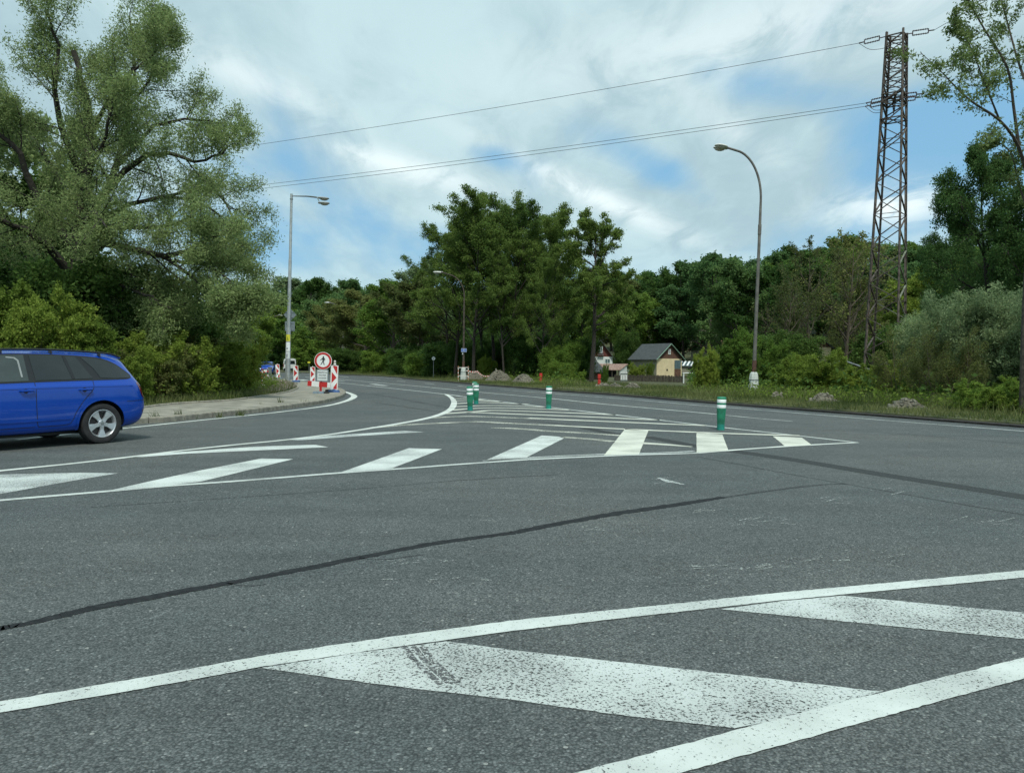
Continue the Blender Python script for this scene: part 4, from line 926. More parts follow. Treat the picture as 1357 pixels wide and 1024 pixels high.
wrap(e, 'yellow_sticker', 2.42, 2.80, .135, M['yellow']); wrap(e, 'white_sticker', 1.86, 2.36, .138, M['white']); wrap(e, 'paper_notice', 1.42, 1.82, .141, M['retro'])
b = MB(); b.prism([(-.05, 2.5), (.05, 2.5), (0, 2.7)], .004, fr=Matrix.Translation((-.0, -.142, 0))); b.build('sticker_mark', mat('sticker_green', (.25, .30, .03), .5), e)
b = MB(); b.box((-.02, -.155, 2.02), (.10, .004, .05)); b.box((-.02, -.155, 1.62), (.07, .004, .14)); b.build('notice_print', mat('notice_grey', (.25, .28, .32), .6), e)
tilt(e, 0, 1.3)

# curved lamp on the right
def curved_lamp(px_, py_, D, Ht, reach, label, arm_dir=-1, tl=0.0, headm='lampwhite', wide=1.0, foot=1.0):
    p = AT(px_, py_, D); p.z = .05
    e = empty('street_lamp', p, 0, label, 'street lamp')
    if foot: concrete_foot(e, foot)
    zt = Ht
    MB().tube([(0, 0, foot*.9 if foot else 0), (0, 0, 2.6), (0, 0, zt*.70)], [.085*wide, .075*wide, .062*wide], 14).build('pole', M['pole'], e, True)
    MB().tube([(0, 0, foot*.95), (0, 0, foot+.5)], [.095*wide, .09*wide], 14).build('rusty_sleeve', mat('rusty_paint', (.10, .05, .035), .8, var=.4, scale=6), e, True)
    pts = [(0, 0, zt*.685)]; n = 14
    z1 = zt*.80; pts += [(0, 0, z1-.6)]
    for k in range(n+1):
        a = math.pi/2*k/n*.86; rx, rz = reach*.72, zt-z1
        pts.append((arm_dir*rx*(1-math.cos(a)), 0, z1+rz*math.sin(a)))
    tx, tz = pts[-1][0], pts[-1][2]; dx = arm_dir*reach-tx
    pts.append((tx+dx*.8, 0, tz+.22*abs(dx)))
    MB().tube(pts, [.062*wide, .055*wide]+[.048*wide]*(len(pts)-2), 12).build('arm', M['pole'], e, True)
    MB().tube([(0, 0, zt*.66), (0, 0, zt*.70)], .075*wide, 14).build('collar', M['pole'], e, True)
    ex, ez = pts[-1][0], pts[-1][2]
    heads(e, [((ex-arm_dir*.15, .12, ez-.02), (arm_dir, .35, .12)), ((ex-arm_dir*.02, -.15, ez-.06), (arm_dir, -.55, .02))], headm, .62, .19)
    tilt(e, 0, tl); return e
D = 33.0
curved_lamp(998, 525, D, ZD(1005, 197, D)-.15, 1.75, 'tall curved arm street lamp on a pale concrete foot, right of centre', tl=1.35)
e2 = curved_lamp(614, 505.6, 57, ZD(614, 361, 57)-.2, 1.9, 'street lamp with twin white heads and a small blue sign, before the alders', tl=.3)
for c_ in e2.children:
    if c_.name.split('.')[0] in ('pole', 'arm', 'collar'): c_.material_slots[0].link = 'OBJECT'; c_.material_slots[0].material = M['bark']
b = MB(); b.box((.03, -.16, 2.28), (.40, .02, .26)); b.build('blue_plate', M['blue'], e2)
b = MB()
for c, d in (((.03, 2.405), (.39, .014)), ((.03, 2.155), (.39, .014)), ((-.158, 2.28), (.014, .24)), ((.218, 2.28), (.014, .24))): b.box((c[0], -.174, c[1]), (d[0], .006, d[1]))
for x in (-.04, .09):
    for c, d in (((x, 2.36), (.08, .02)), ((x+.03, 2.28), (.02, .17)), ((x-.005, 2.28), (.06, .02)), ((x, 2.20), (.08, .02))): b.box((c[0], -.1745, c[1]), (d[0], .006, d[1]))
b.build('plate_numerals', M['retro'], e2); MB().box((-.06, -.12, 2.03), (.07, .02, .12)).build('white_tag', M['retro'], e2)
curved_lamp(454.5, 492, 106, ZD(455, 402, 106)-.1, 2.1, 'far street lamp on the outer side of the bend behind the roadworks', tl=0, foot=1.05, wide=1.2)
e4 = curved_lamp(356, 490, 150, ZD(356, 419, 150), 2.3, 'farthest street lamp above the blue oncoming car', arm_dir=-1, tl=0, foot=1.4, wide=1.5)
e4.rotation_euler[2] = math.pi
e5 = curved_lamp(306, 505, 72, ZD(306, 374, 72), 2.4, 'pale street lamp rising out of the left scrub, head in the willow leaves', arm_dir=-1, tl=0, wide=1.15, foot=.9)
e5.rotation_euler[2] = math.pi
for c in e5.children:
    if c.name.startswith('pole'): c.material_slots[0].link = 'OBJECT'; c.material_slots[0].material = M['galv']
for q, D, ty, lb, tl in ((362, 140, 432, 'leaning wooden pole left of the white van', -2), (337, 95, 447, 'thin wooden pole between the scrub and the blue oncoming car', 0)):
    p = AT(q, 490, D); p.z = 0; e = empty('wooden_pole', p, 0, lb, 'pole'); hh = ZD(q, ty, D)
    MB().tube([(0, 0, -.2), (0, 0, hh)], [.15, .11], 10).build('pole', M['bark'], e); MB().bar((-.4, 0, hh-.3), (.4, 0, hh-.3), .08).build('crossbar', M['bark'], e); tilt(e, 0, tl)

# roadworks beacons (guide boards)
def board_panel(w, h, red_right=True):
    """white board with rounded top corners, red triangle pointing right and two red corners"""
    r = .04; o = [(-w/2, 0), (w/2, 0), (w/2, h-r), (w/2-r, h), (-w/2+r, h), (-w/2, h-r)]
    reds = [[(-w*.40, h*.27), (w*.34, h*.5), (-w*.40, h*.73)], [(w*.42, h*.62), (-w*.28, h*.97), (w*.42, h*.97)], [(w*.42, h*.03), (w*.42, h*.30), (-w*.08, h*.10), (-w*.08, h*.03)]]
    return o, reds
def guide_board(px_, py_, z, rz, label, h=1.0, w=.26, foot='foot_blue', rx=0, ry=0, lamp=False, gap=.10, footd=(.46, .36)):
    e = empty('guide_board', G(px_, py_, z), rz, label, 'guide board', 'red and white roadworks guide boards')
    o, reds = board_panel(w, h); b = MB(); b.prism(o, .035, fr=Matrix.Translation((0, -.02, gap))); b.build('panel', M['white'], e)
    b = MB()
    for t in reds: b.prism(t, .004, fr=Matrix.Translation((0, -.0245, gap)))
    b.build('red_marking', M['red'], e)
    bo = .02; b = MB()
    b.box((-w/2-.008, -.003, gap+h/2), (.018, .045, h)); b.box((w/2+.008, -.003, gap+h/2), (.018, .045, h)); b.tube([(0, 0, gap+h-.01), (0, 0, gap+h+.05)], [.03, .012], 8)
    b.build('frame', M['tape_w'], e)
    b = MB(); fx, fy = footd; b.box((0, 0, .045), (fx, fy, .09), taper=.88); b.box((0, 0, .10), (.12, .12, .04), taper=.8); b.build('foot', M[foot], e)
    if lamp:
        b = MB(); b.lathe([(.05, gap+h+.0), (.055, gap+h+.06), (.03, gap+h+.09), (.045, gap+h+.11), (.045, gap+h+.17), (.02, gap+h+.2), (0, gap+h+.2)], 12); b.build('beacon_lamp', M['tape_w'], e, True)
    tilt(e, rx, ry); return e
guide_board(442.5, 519.6, .12, R(2), 'largest red and white guide board at the kerb tip with a beacon on top', h=1.0, w=.27, lamp=True, footd=(.44, .30), ry=1.8)
guide_board(414.5, 507.4, .12, 0, 'guide board left of the no pedestrians sign, behind the barrier plank', w=.27, ry=0, h=.86)
guide_board(392.3, 506.0, .12, 0, 'guide board standing just right of the silver lamp post', w=.28, h=.92, ry=-1)
guide_board(369, 502.2, .12, 0, 'leaning guide board left of the silver lamp post, before the vehicles', w=.26, h=.98, ry=-4, foot='foot_grey')
guide_board(335.5, 501.0, .13, R(50), 'leaning guide board at the edge of the left scrub', w=.28, h=.9, ry=12, foot='foot_grey')

# the no pedestrians sign with its text board, plank and feet
sp = G(424.8, 520.5, .12)
e = empty('road_sign', sp, 0, 'round red ringed no pedestrians sign over a white text board', 'road sign')
D = sp.y
def rel(px_, py_): v = AT(px_, py_, D)-sp; return v
c = rel(427.8, 478.0); rad = 11.6/FPX*D
def disc(b, c, r0, r1, y, n=48, th=.0):
    vs = []
    for j in range(n):
        a = 2*math.pi*j/n; vs += [(c[0]+r0*math.cos(a), y, c[2]+r0*math.sin(a)), (c[0]+r1*math.cos(a), y, c[2]+r1*math.sin(a))]
    b.add(vs, [(2*j, 2*j+1, (2*j+3) % (2*n), (2*j+2) % (2*n)) for j in range(n)])
b = MB(); rot = Matrix.Rotation(math.pi/2, 3, 'X'); b.lathe([(0, -.01), (rad, -.01), (rad, .012), (0, .012)], 48, 0, (c.x, -.06, c.z), rot); b.build('sign_disc', M['white'], e)
b = MB(); disc(b, (c.x, 0, c.z), rad*.72, rad*.955, -.076); b.build('red_ring', M['red'], e)
def man():
    b = MB(); s_ = rad/.35
    def P(pts): b.prism([(c.x+x*s_, c.z+z*s_) for x, z in pts], .004, fr=Matrix.Translation((0, -.080, 0)))
    P([(.028*math.cos(a)+.012, .028*math.sin(a)+.158) for a in [2*math.pi*k/12 for k in range(12)]])
    P([(-.03, .118), (.0, .13), (.045, .12), (.04, .03), (.035, -.01), (-.02, -.01), (-.025, .06)])
    P([(-.03, .118), (-.02, .085), (-.075, .03), (-.115, .022), (-.118, .038), (-.085, .05)])
    P([(.045, .12), (.038, .085), (.06, .055), (.05, .01), (.066, .006), (.084, .055), (.068, .095)])
    P([(-.02, -.008), (.012, -.01), (-.018, -.075), (-.055, -.135), (-.095, -.165), (-.10, -.148), (-.078, -.13), (-.05, -.07)])
    P([(.004, -.008), (.036, -.008), (.038, -.07), (.062, -.14), (.055, -.168), (.03, -.15), (.012, -.075)])
    b.build('pedestrian_symbol', M['black'], e)
man()
b = MB(); b.tube([(.02, 0, .02), (.02, 0, c.z-.1)], .03, 10); b.build('post', M['red'], e, True)
b = MB(); tb = rel(427.2, 497.2); b.box((tb.x, -.05, tb.z), (.40, .02, .42)); b.build('text_board', M['retro'], e); tbo = b
b = MB()
for dx in (-.225, .225): b.box((tb.x+dx, -.045, tb.z), (.03, .03, .46))
for dz in (-.225, .225): b.box((tb.x, -.045, tb.z+dz), (.42, .03, .022))
b.build('board_frame', M['signback'], e)
def text(s_, size, loc, m, parent, name='lettering', rz=0):
    cu = bpy.data.curves.new(name, 'FONT'); cu.body = s_; cu.size = size; cu.align_x = 'CENTER'; cu.align_y = 'CENTER'; cu.extrude = .001; cu.offset = .0012
    o = bpy.data.objects.new(name, cu); COL.objects.link(o); dg = bpy.context.evaluated_depsgraph_get(); me = bpy.data.meshes.new_from_object(o.evaluated_get(dg))
    bpy.data.objects.remove(o); me.materials.clear(); me.materials.append(m); k = link(name, me, parent); k.location = loc; k.rotation_euler = (math.pi/2, 0, rz); return k
inkm = mat('faded_ink', (.10, .12, .13), .6)
for i, t_ in enumerate(('PŘEJDĚTE NA', 'PROTĚJŠÍ', 'CHODNÍK')): text(t_, .062 if i == 0 else .07, (tb.x, -.063, tb.z+.11-.11*i), inkm, e)
tilt(e, 0, 1.2)
# barrier plank
D = 31.5; p0 = AT(409, 508, D); p1 = AT(437.5, 511.2, D)
e = empty('barrier', ((p0.x+p1.x)/2, D+.12, .12), 0, 'low red and white barrier plank across the pavement under the text board', 'barrier')
Lb = 32.0/FPX*D; zc = ZD(423, 509.2, D)-.12; cols = [('red', 0, .17), ('white', .17, .48), ('red', .48, .82), ('white', .82, 1.0)]
b = MB()
for k, (nm, a, c_) in enumerate(cols): b.box((-Lb/2+(a+c_)/2*Lb, 0, 0), ((c_-a)*Lb, .03, .21), 0 if nm == 'red' else 1)
pl = b.build('plank', [M['red'], M['white']], e); pl.location = (-.02, 0, zc); pl.rotation_euler = (0, R(4.5), 0)
b = MB(); b.bar((.01, -.03, 0), (.01, -.03, zc+.1), .045); b.build('post', M['red'], e)
e = empty('base_plate', G(424.5, 521.2, .12), R(4), 'grey blue rubber foot of the sign post on the pavement', 'sign foot')
b = MB(); b.box((-.05, 0, .04), (.42, .46, .08), taper=.9); b.build('weight_block', M['foot_grey'], e); b = MB(); b.box((.24, .03, .035), (.16, .38, .07), taper=.85); b.build('rubber_end', M['rubber'], e)
e = empty('base_plate', G(436.5, 519.0, .12)+Vector((0, .0, 0)), 0, 'black rubber foot left of the large guide board', 'sign foot')
MB().box((0, 0, .045), (.28, .38, .09), taper=.9).build('weight_block', M['rubber'], e)

# left roadworks: leaning tape barrier, cable box, stones
e = empty('tape_barrier', G(347.5, 511, .13), R(10), 'small red and white trestle with tape in front of the oncoming blue car', 'barrier')
b = MB()
for k in range(8): b.bar((-.02+k*.004, 0, .0+k*.11), (-.02+k*.004, 0, .11+k*.11), .05, .05, k % 2)
b.build('stake', [M['tape_w'], M['tape_r']], e)
b = MB()
for k in range(6):
    x0, x1 = -.22+k*.09, -.13+k*.09; z = .72-.02*math.sin(k); b.bar((x0, -.03, z), (x1, -.03, z-.01), .012, .09, k % 2); b.bar((x0, -.03, z-.2), (x1, -.03, z-.22), .012, .06, (k+1) % 2)
b.build('rail', [M['tape_w'], M['tape_r']], e); MB().box((0, 0, .03), (.5, .28, .06), taper=.8).build('foot', M['tape_w'], e)
e = empty('cable_post', G(357.8, 503.8, .13), 0, 'grey cable marker post standing in the rubble of the left roadworks', 'marker post')
MB().box((0, 0, .42), (.22, .12, .84)).build('body', M['galvdark'], e); MB().box((0, 0, .86), (.25, .15, .04)).build('cap', M['galvdark'], e)
def mound(px_, py_, w, h, label, seed, m='earth', grp='piles of excavated earth on the verge', z0=.04, nm='earth_mound', cat='earth mound', dp=.7):
    g = random.Random(seed); b = MB(); nr, na = 9, 26; ph = [g.uniform(0, 6) for _ in range(6)]
    b.v.append((0, 0, h*1.0)); 
    for i in range(1, nr+1):
        t = i/nr
        for j in range(na):
            a = 2*math.pi*j/na; rr_ = w/2*t*(1+.16*math.sin(a*2+ph[0])+.1*math.sin(a*5+ph[1])); z = h*(math.cos(t*math.pi)*.5+.5)**.8*(1+.2*math.sin(a*3+ph[2])*t)+g.uniform(-.05, .05)*h*2*(1-t)+(.05*h*g.random())
            b.v.append((rr_*math.cos(a), rr_*math.sin(a)*dp, z if i < nr else -.05))
    for j in range(na): b.f.append((0, 1+j, 1+(j+1) % na)); b.m.append(0)
    for i in range(nr-1):
        for j in range(na): k = 1+i*na; b.f.append((k+j, k+na+j, k+na+(j+1) % na, k+(j+1) % na)); b.m.append(0)
    # clods
    for _ in range(int(70*w)):
        a = g.uniform(0, 6.28); t = g.random()**.6*1.08; s_ = g.uniform(.02, .065); z = h*(math.cos(min(1, t)*math.pi)*.5+.5)**.8
        b.box((w/2*t*math.cos(a), w/2*t*math.sin(a)*dp, z+s_*.2), (s_*2, s_*1.6, s_*1.3), 1, Matrix.Rotation(g.uniform(0, 3), 3, (g.random(), g.random(), g.random()+.1)))
    h *= 1; p = G(px_, py_, z0); o = b.build(nm, [M[m], M['clod']]); o.location = p; return tag(o, label, cat, grp)
M['clod'] = mat('earth_clods', (.19, .18, .14), 1, var=.35, scale=11, bump=.5)
mound(1030, 528.5, .75, .24, 'smallest earth mound just right of the concrete lamp foot', 1)
mound(1091, 535.5, 1.25, .36, 'pointed earth mound between the lamp and the pylon', 2)
mound(1200, 544.2, 1.35, .33, 'widest earth mound in front of the silvery willows', 3)
mound(660, 506.5, 2.2, .8, 'larger earth mound at the sagging tape in front of the alders', 4)
mound(694, 508.5, 2.0, .6, 'earth mound left of the red marker post under the alders', 5)
mound(628, 504.5, 2.4, .7, 'low flat earth mound right behind the lamp with the blue sign', 6)
mound(799, 514.2, 1.5, .22, 'flat heap of pale rubble at the foot of the red marker post', 7)
mound(838, 516.5, 1.1, .34, 'small heap of stones right of the flat rubble', 8)
mound(815, 514.8, 1.1, .26, 'grey stone heap between the rubble and the small stone heap', 9)
mound(357, 506.5, 2.2, .32, 'reddish rubble pile in the left roadworks beside the silver lamp post', 10, z0=.12)
mound(330, 512.5, 1.6, .22, 'brown soil pile at the edge of the left scrub', 11, m='soil', z0=.12)
mound(378, 508.5, 1.3, .16, 'weedy soil heap at the foot of the silver lamp post', 12, m='soil', z0=.12)
# soil patches on the verge and gravel lay-by
sheet('soil_patch', [G(x, y, .1) for x, y in ((310, 514), (345, 510), (385, 509), (393, 512.5), (378, 518), (340, 523), (300, 526), (285, 521))], .155, M['soil'])
sheet('gravel_path', [G(x, y, .1) for x, y in ((735, 514.6), (762, 513.0), (797, 514.0), (795, 517.6), (770, 516.7), (750, 515.6))], .125, M['concrete'])
# red marker posts
for q, y, lb in ((716.6, 509.4, 'red marker post in the middle of the verge, left of the gravel entry'), (794, 511.8, 'red marker post beside the young shrub near the white cabin'), (494.4, 496.0, 'leftmost small red marker post on the far verge'), (524.4, 497.8, 'second small red marker post from the left on the far verge')):
    p = G(q, y, .04); e = empty('marker_post', p, 0, lb, 'marker post', 'red marker posts along the verge')
    k = 1.0 if q > 600 else .9
    MB().tube([(0, 0, -.05), (.0, 0, .38*k), (.01, 0, .40*k)], [.095, .09, .06], 14).build('body', M['markerred'], e, True)
    MB().tube([(.01, 0, .40*k), (.01, 0, .45*k), (.0, 0, .47*k), (.0, 0, .70*k), (0, 0, .72*k)], [.06, .06, .10, .10, .05], 14).build('head', M['markerred'], e, True)
# barrier frames and sagging tape at the middle lamp
def xw(px_, D): return XD(px_, D)
D = 55.5; e = empty('barrier', (XD(614, D), D, .05), 0, 'weathered frame barrier around the foot of the lamp with the blue sign', 'barrier')
for x0 in (-.36, .36):
    b = MB()
    for k in range(8): b.bar((x0, 0, k*.14), (x0, 0, .14+k*.14), .05, .05, k % 2)
    b.build('stake', [M['tape_w'], mat('faded_orange', (.45, .20, .12), .7)], e)
b = MB(); b.bar((-.40, 0, 1.0), (.40, 0, 1.02), .05, .05, 0); b.bar((-.38, .02, .42), (.38, .02, .40), .04, .04, 0); b.build('rail', [M['tape_w']], e)
D = 56.5; pts = []
def tape(name, pts, label, w=.085):
    e = empty(name, pts[0], 0, label, 'tape'); P = smooth_pts([Vector(p)-Vector(pts[0]) for p in pts], 5); b = MB()
    for i in range(len(P)-1): b.bar(P[i], P[i+1], .012, w, i % 2)
    b.build('strip', [M['tape_w'], M['tape_r']], e); return e
Z = lambda x, y: tuple(AT(x, y, D))
tape('barrier_tape', [Z(618, 490.8), Z(627, 493), Z(632, 492)], 'short red and white tape right of the lamp with the blue sign')
tape('barrier_tape', [Z(632, 491.5), Z(637, 496), Z(643, 498.5), Z(650, 497.5), Z(656, 494)], 'sagging red and white tape in front of the alders')
p = AT(657.2, 505, 56.5); p.z = 0; e = empty('tape_stake', p, 0, 'thin white stake with a bundle of red and white tape before the alders', 'stake')
MB().tube([(0, 0, 0), (0, 0, 1.0)], .022, 6).build('stake', M['tape_w'], e)
b = MB(); g = random.Random(3)
for k in range(16): a = Vector((g.uniform(-.22, .04), g.uniform(-.06, .06), g.uniform(.25, .75))); b.bar(a, a+Vector((g.uniform(-.12, .12), g.uniform(-.05, .05), g.uniform(-.14, .14))), .02, .06, k % 2)
b.build('tape_bundle', [M['tape_w'], M['tape_r']], e)
# small signs in the background
p = G(409, 495.5, .0); p = Vector((XD(409.5, 100), 100, 0)); e = empty('small_sign', p, 0, 'small yellow plate on a thin post at the far verge', 'sign'); MB().tube([(0, 0, 0), (0, 0, 1.45)], .03, 8).build('post', M['galvdark'], e); MB().box((0, -.04, 1.4), (.34, .02, .22)).build('plate', M['yellow'], e)
D = 66; p = Vector((XD(574.5, D), D, 0)); zc = ZD(574.5, 475, D); e = empty('road_sign', p, 0, 'small round grey white sign before the trees, left of the lamp with blue sign', 'road sign'); MB().tube([(0, .03, 0), (0, .03, zc+.2)], .03, 8).build('post', M['galvdark'], e)
b = MB(); b.lathe([(0, 0), (.15, 0), (.15, .02), (0, .02)], 24, 0, (0, 0, zc), rot); b.build('sign_disc', M['retro'], e); b = MB(); b.box((0, -.026, zc), (.04, .006, .16)); b.build('sign_mark', M['signback'], e)

# ---------------------------------------------------------------- lattice pylon with its wires
D = 52.0; pb_ = Vector((XD(1172, D), D, 0)); PT = ZD(1183, 46, D)
e = empty('pylon', pb_, 0, 'tall rusty steel lattice pylon rising behind the right hand shrubs', 'pylon')
yaw = Matrix.Rotation(R(-40), 3, 'Z')
def wd(z): return .53+.55*(1-min(1, z/PT))
def corner(k, z): s_ = ((-1, -1), (1, -1), (1, 1), (-1, 1))[k]; w = wd(z); return yaw @ Vector((s_[0]*w, s_[1]*w, z))
for k in range(4):
    b = MB(); w_ = .13; q = yaw
    a, c_ = corner(k, -.3), corner(k, PT+.15); s_ = ((-1, -1), (1, -1), (1, 1), (-1, 1))[k]
    b.bar(a, c_, w_, .025); m2 = (yaw @ Vector((-s_[0]*.0, -s_[1]*.055, 0))); b2 = (yaw @ Vector((-s_[0]*.055, 0, 0))); b.bar(a+b2+m2, c_+b2+m2, .025, w_)
    b.build('leg', M['rust'], e)
zl = [0]; dz = 1.55
while zl[-1] < PT-.3: zl.append(min(PT, zl[-1]+(1.15 if zl[-1] < PT*.5 else (.95 if zl[-1] < PT*.76 else .62))))
for f_ in range(4):
    b = MB()
    for i in range(len(zl)-1):
        k0, k1 = (f_, (f_+1) % 4) if (i+f_) % 2 == 0 else ((f_+1) % 4, f_)
        mi = 1 if zl[i] < PT*.42 and (i*3+f_) % 3 else 0
        b.bar(corner(k0, zl[i]), corner(k1, zl[i+1]), .10, .05, mi)
        if zl[i] > PT*.80: b.bar(corner(k1, zl[i]), corner(k0, zl[i+1]), .05, .02, 0)
    for i in range(0, len(zl), 1):
        if i % 5 == 0 or zl[i] > PT*.86: b.bar(corner(f_, zl[i]), corner((f_+1) % 4, zl[i]), .07, .03, 0)
    b.build('bracing', [M['rust'], M['paleangle']], e)
b = MB()
ZL_ = ZD(1180, 131, D)
# line direction (towards the far left)
F1 = AT(318, 206, 71.5); F2 = AT(315, 263, 71.5)
ldir = Vector((F1.x-pb_.x, F1.y-pb_.y, 0)).normalized(); lper = Vector((-ldir.y, ldir.x, 0))
for z in (PT-.15, PT-1.2, ZL_+.25, ZL_-.3, ZL_-1.4):
    b = MB()
    for k in range(4): b.bar(corner(k, z), corner((k+1) % 4, z), .12, .05)
    b.bar(corner(0, z), corner(2, z), .08, .04); b.bar(corner(1, z), corner(3, z), .08, .04); b.build('horizontal_frame', M['rust'], e)
for s_ in (-1, 1):
    ca = MB(); ca.bar(lper*1.05*s_+Vector((0, 0, ZL_)), Vector((0, 0, ZL_)), .13, .09); ca.bar(lper*1.0*s_+Vector((0, 0, ZL_-.02)), lper*.2*s_+Vector((0, 0, ZL_-.9)), .07, .05); ca.build('crossarm', M['rust'], e)
def insul(a, d, parent, L=1.15):
    b = MB(); d = d.normalized(); up = Vector((0, 0, 1)); pts = []
    b.bar(a, a+d*.35, .05)
    for s_ in (-.14, .14):
        o = up*s_; st = a+d*.35+o; q = d.to_track_quat('Z', 'Y').to_matrix()
        prof = []; n = 9
        for k in range(n): t = k/n*L*.8; prof += [(.03, t), (.075, t+.03), (.03, t+.06)]
        b.lathe(prof, 8, 0, st, q)
    b.bar(a+d*.35-up*.16, a+d*.35+up*.16, .05); b.bar(a+d*(.35+L*.8)-up*.16, a+d*(.35+L*.8)+up*.16, .05)
    tip = a+d*(.45+L*.8); b.bar(a+d*(.35+L*.8), tip+d*.25, .06); b.build('insulator', M['insul'], parent, False); return tip+d*.25
def wire_pts(a, c, sag, n=40):
    return [a+(c-a)*(i/n)-Vector((0, 0, 1))*sag*4*(i/n)*(1-i/n) for i in range(n+1)]
far = 165.0
def line(att, farpt, label, rlab):
    tl = insul(att, Vector((ldir.x, ldir.y, -.14)), e); a = pb_+tl
    hd = Vector((farpt.x-a.x, farpt.y-a.y, 0)); L0 = hd.length; u = L0/far
    zend = a.z-1.5; ss = (a.z+(zend-a.z)*u-farpt.z)/(4*u*(1-u)); c_ = Vector((a.x, a.y, 0))+hd.normalized()*far+Vector((0, 0, zend))
    b = MB(); b.tube([p-pb_ for p in wire_pts(a, c_, ss)], .017, 5); b.build('wire', M['wire'], e)
    return tl
t1 = line(Vector((0, 0, PT-.05))-ldir*0+ldir*.7, F1, '', '')
t2 = line(lper*-.35+ldir*.15+Vector((0, 0, ZL_)), F2+Vector((lper.x*-.35, lper.y*-.35, 0)), '', '')
t3 = line(lper*.35+ldir*.15+Vector((0, 0, ZL_)), F2+Vector((lper.x*.35, lper.y*.35, 0))+Vector((0, 0, .12)), '', '')
rdir = Vector((.93, -.37, 0)).normalized()
for att, tgt in ((Vector((0, 0, PT-.05))+rdir*.6, AT(1262, 23, 40)), (lper*-.35+Vector((0, 0, ZL_)), AT(1330, 86, 38)), (lper*.35+Vector((0, 0, ZL_)), AT(1330, 70, 42))):
    tr_ = insul(att, Vector((rdir.x, rdir.y, .03)), e); a = tr_; q = tgt-pb_; dd = q-a; b = MB(); b.tube([a+dd*t for t in (0, .5, 1, 2.2, 3.6)], .017, 5); b.build('wire', M['wire'], e)
b = MB()
for t_, z0 in ((t1, PT-.75), (t2, ZL_-.7), (t3, ZL_-.6)):
    q0 = Vector((t_.x*.18, t_.y*.18, z0)); b.tube(smooth_pts([t_, t_.lerp(q0, .35)-Vector((0, 0, .32)), t_.lerp(q0, .7)-Vector((0, 0, .22)), q0], 4), .018, 5)
b.build('jumper_wire', M['wire'], e)
tilt(e, 0, .9)

# ---------------------------------------------------------------- cabins and fences behind the verge
M['tiledark'] = mat('dark_roofing', (.055, .062, .062), .8, var=.2, scale=3, bump=.2)
M['redbrown'] = mat('red_brown_boards', (.12, .035, .025), .8, var=.25, scale=5, bump=.3)
M['brownwood'] = mat('brown_boards', (.11, .055, .035), .8, var=.3, scale=6, bump=.3)
M['plaster_w'] = mat('white_plaster', (.66, .69, .66), .85, var=.08); M['plaster_y'] = mat('cream_plaster', (.66, .55, .34), .85, var=.1, scale=2)
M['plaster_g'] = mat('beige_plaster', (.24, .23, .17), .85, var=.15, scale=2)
M['rustroof'] = mat('old_red_roofing', (.27, .15, .11), .85, var=.35, scale=5, col2=(.34, .25, .20)); M['greentrim'] = mat('pale_green_trim', (.25, .40, .30), .6)
M['pane'] = mat('window_pane', (.10, .15, .16), .12, var=.2); M['metalroof'] = mat('sheet_metal_roof', (.36, .40, .42), .5, .3, var=.15, scale=3)
M['oldwood'] = mat('weathered_fence_wood', (.075, .065, .05), .95, var=.4, scale=7); M['orange'] = mat('brown_tiles', (.17, .10, .06), .8, var=.3, scale=4)
def window(parent, c, w, h, fr='plaster_w', name='window', depth=.06):
    """c = centre on the wall plane (front faces -y)"""
    b = MB(); t = .07
    for dx in (-w/2, w/2): b.box((c[0]+dx, c[1]-depth/2, c[2]), (t, depth, h+t))
    for dz in (-h/2, h/2): b.box((c[0], c[1]-depth/2-.003, c[2]+dz), (w+t, depth, t))
    b.box((c[0], c[1]-depth/2, c[2]), (.04, depth*.8, h))
    o = b.build(name, M[fr], parent); MB().box((c[0], c[1]-.012, c[2]), (w-.03, .02, h-.03)).build('pane', M['pane'], o); return o
def gable(e, w, d, h, rh, wall, gab, roof, over=.25, x0=0, y0=0, trim=None, sidewall=None):
    b = MB(); b.box((x0, y0+d/2, h/2-.3), (w, d, h+.6), 0)
    b.build('wall', M[wall], e)
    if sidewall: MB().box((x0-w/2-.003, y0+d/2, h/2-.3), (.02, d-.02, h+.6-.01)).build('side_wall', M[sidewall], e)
    for y in (y0-.004, y0+d-.056): b = MB(); b.prism([(x0-w/2-.01, h), (x0+w/2+.01, h), (x0, h+rh)], .06, fr=Matrix.Translation((0, y, 0))); b.build('gable', M[gab], e)
    rf = MB(); sl = Vector((w/2+over, 0, -(rh)*(w/2+over)/(w/2)))
    for s_ in (-1, 1):
        a = Vector((x0, y0-over, h+rh+.06)); c_ = Vector((x0+s_*sl.x, y0-over, h+rh+sl.z+.06)); dd = Vector((0, d+2*over, 0)); up = Vector((0, 0, .09))
        vs = [a, c_, c_+dd, a+dd, a+up, c_+up, c_+dd+up, a+dd+up]; rf.add(vs, [(0, 1, 2, 3), (4, 7, 6, 5), (0, 4, 5, 1), (1, 5, 6, 2), (2, 6, 7, 3), (3, 7, 4, 0)])
    r_ = rf.build('roof', M[roof], e)
    if trim:
        t = MB()
        for s_ in (-1, 1): a = Vector((x0, y0-over-.02, h+rh+.09)); c_ = Vector((x0+s_*sl.x, y0-over-.02, h+rh+sl.z+.09)); t.bar(a, c_, .10, .05)
        t.build('barge_board', M[trim], r_)
    return r_
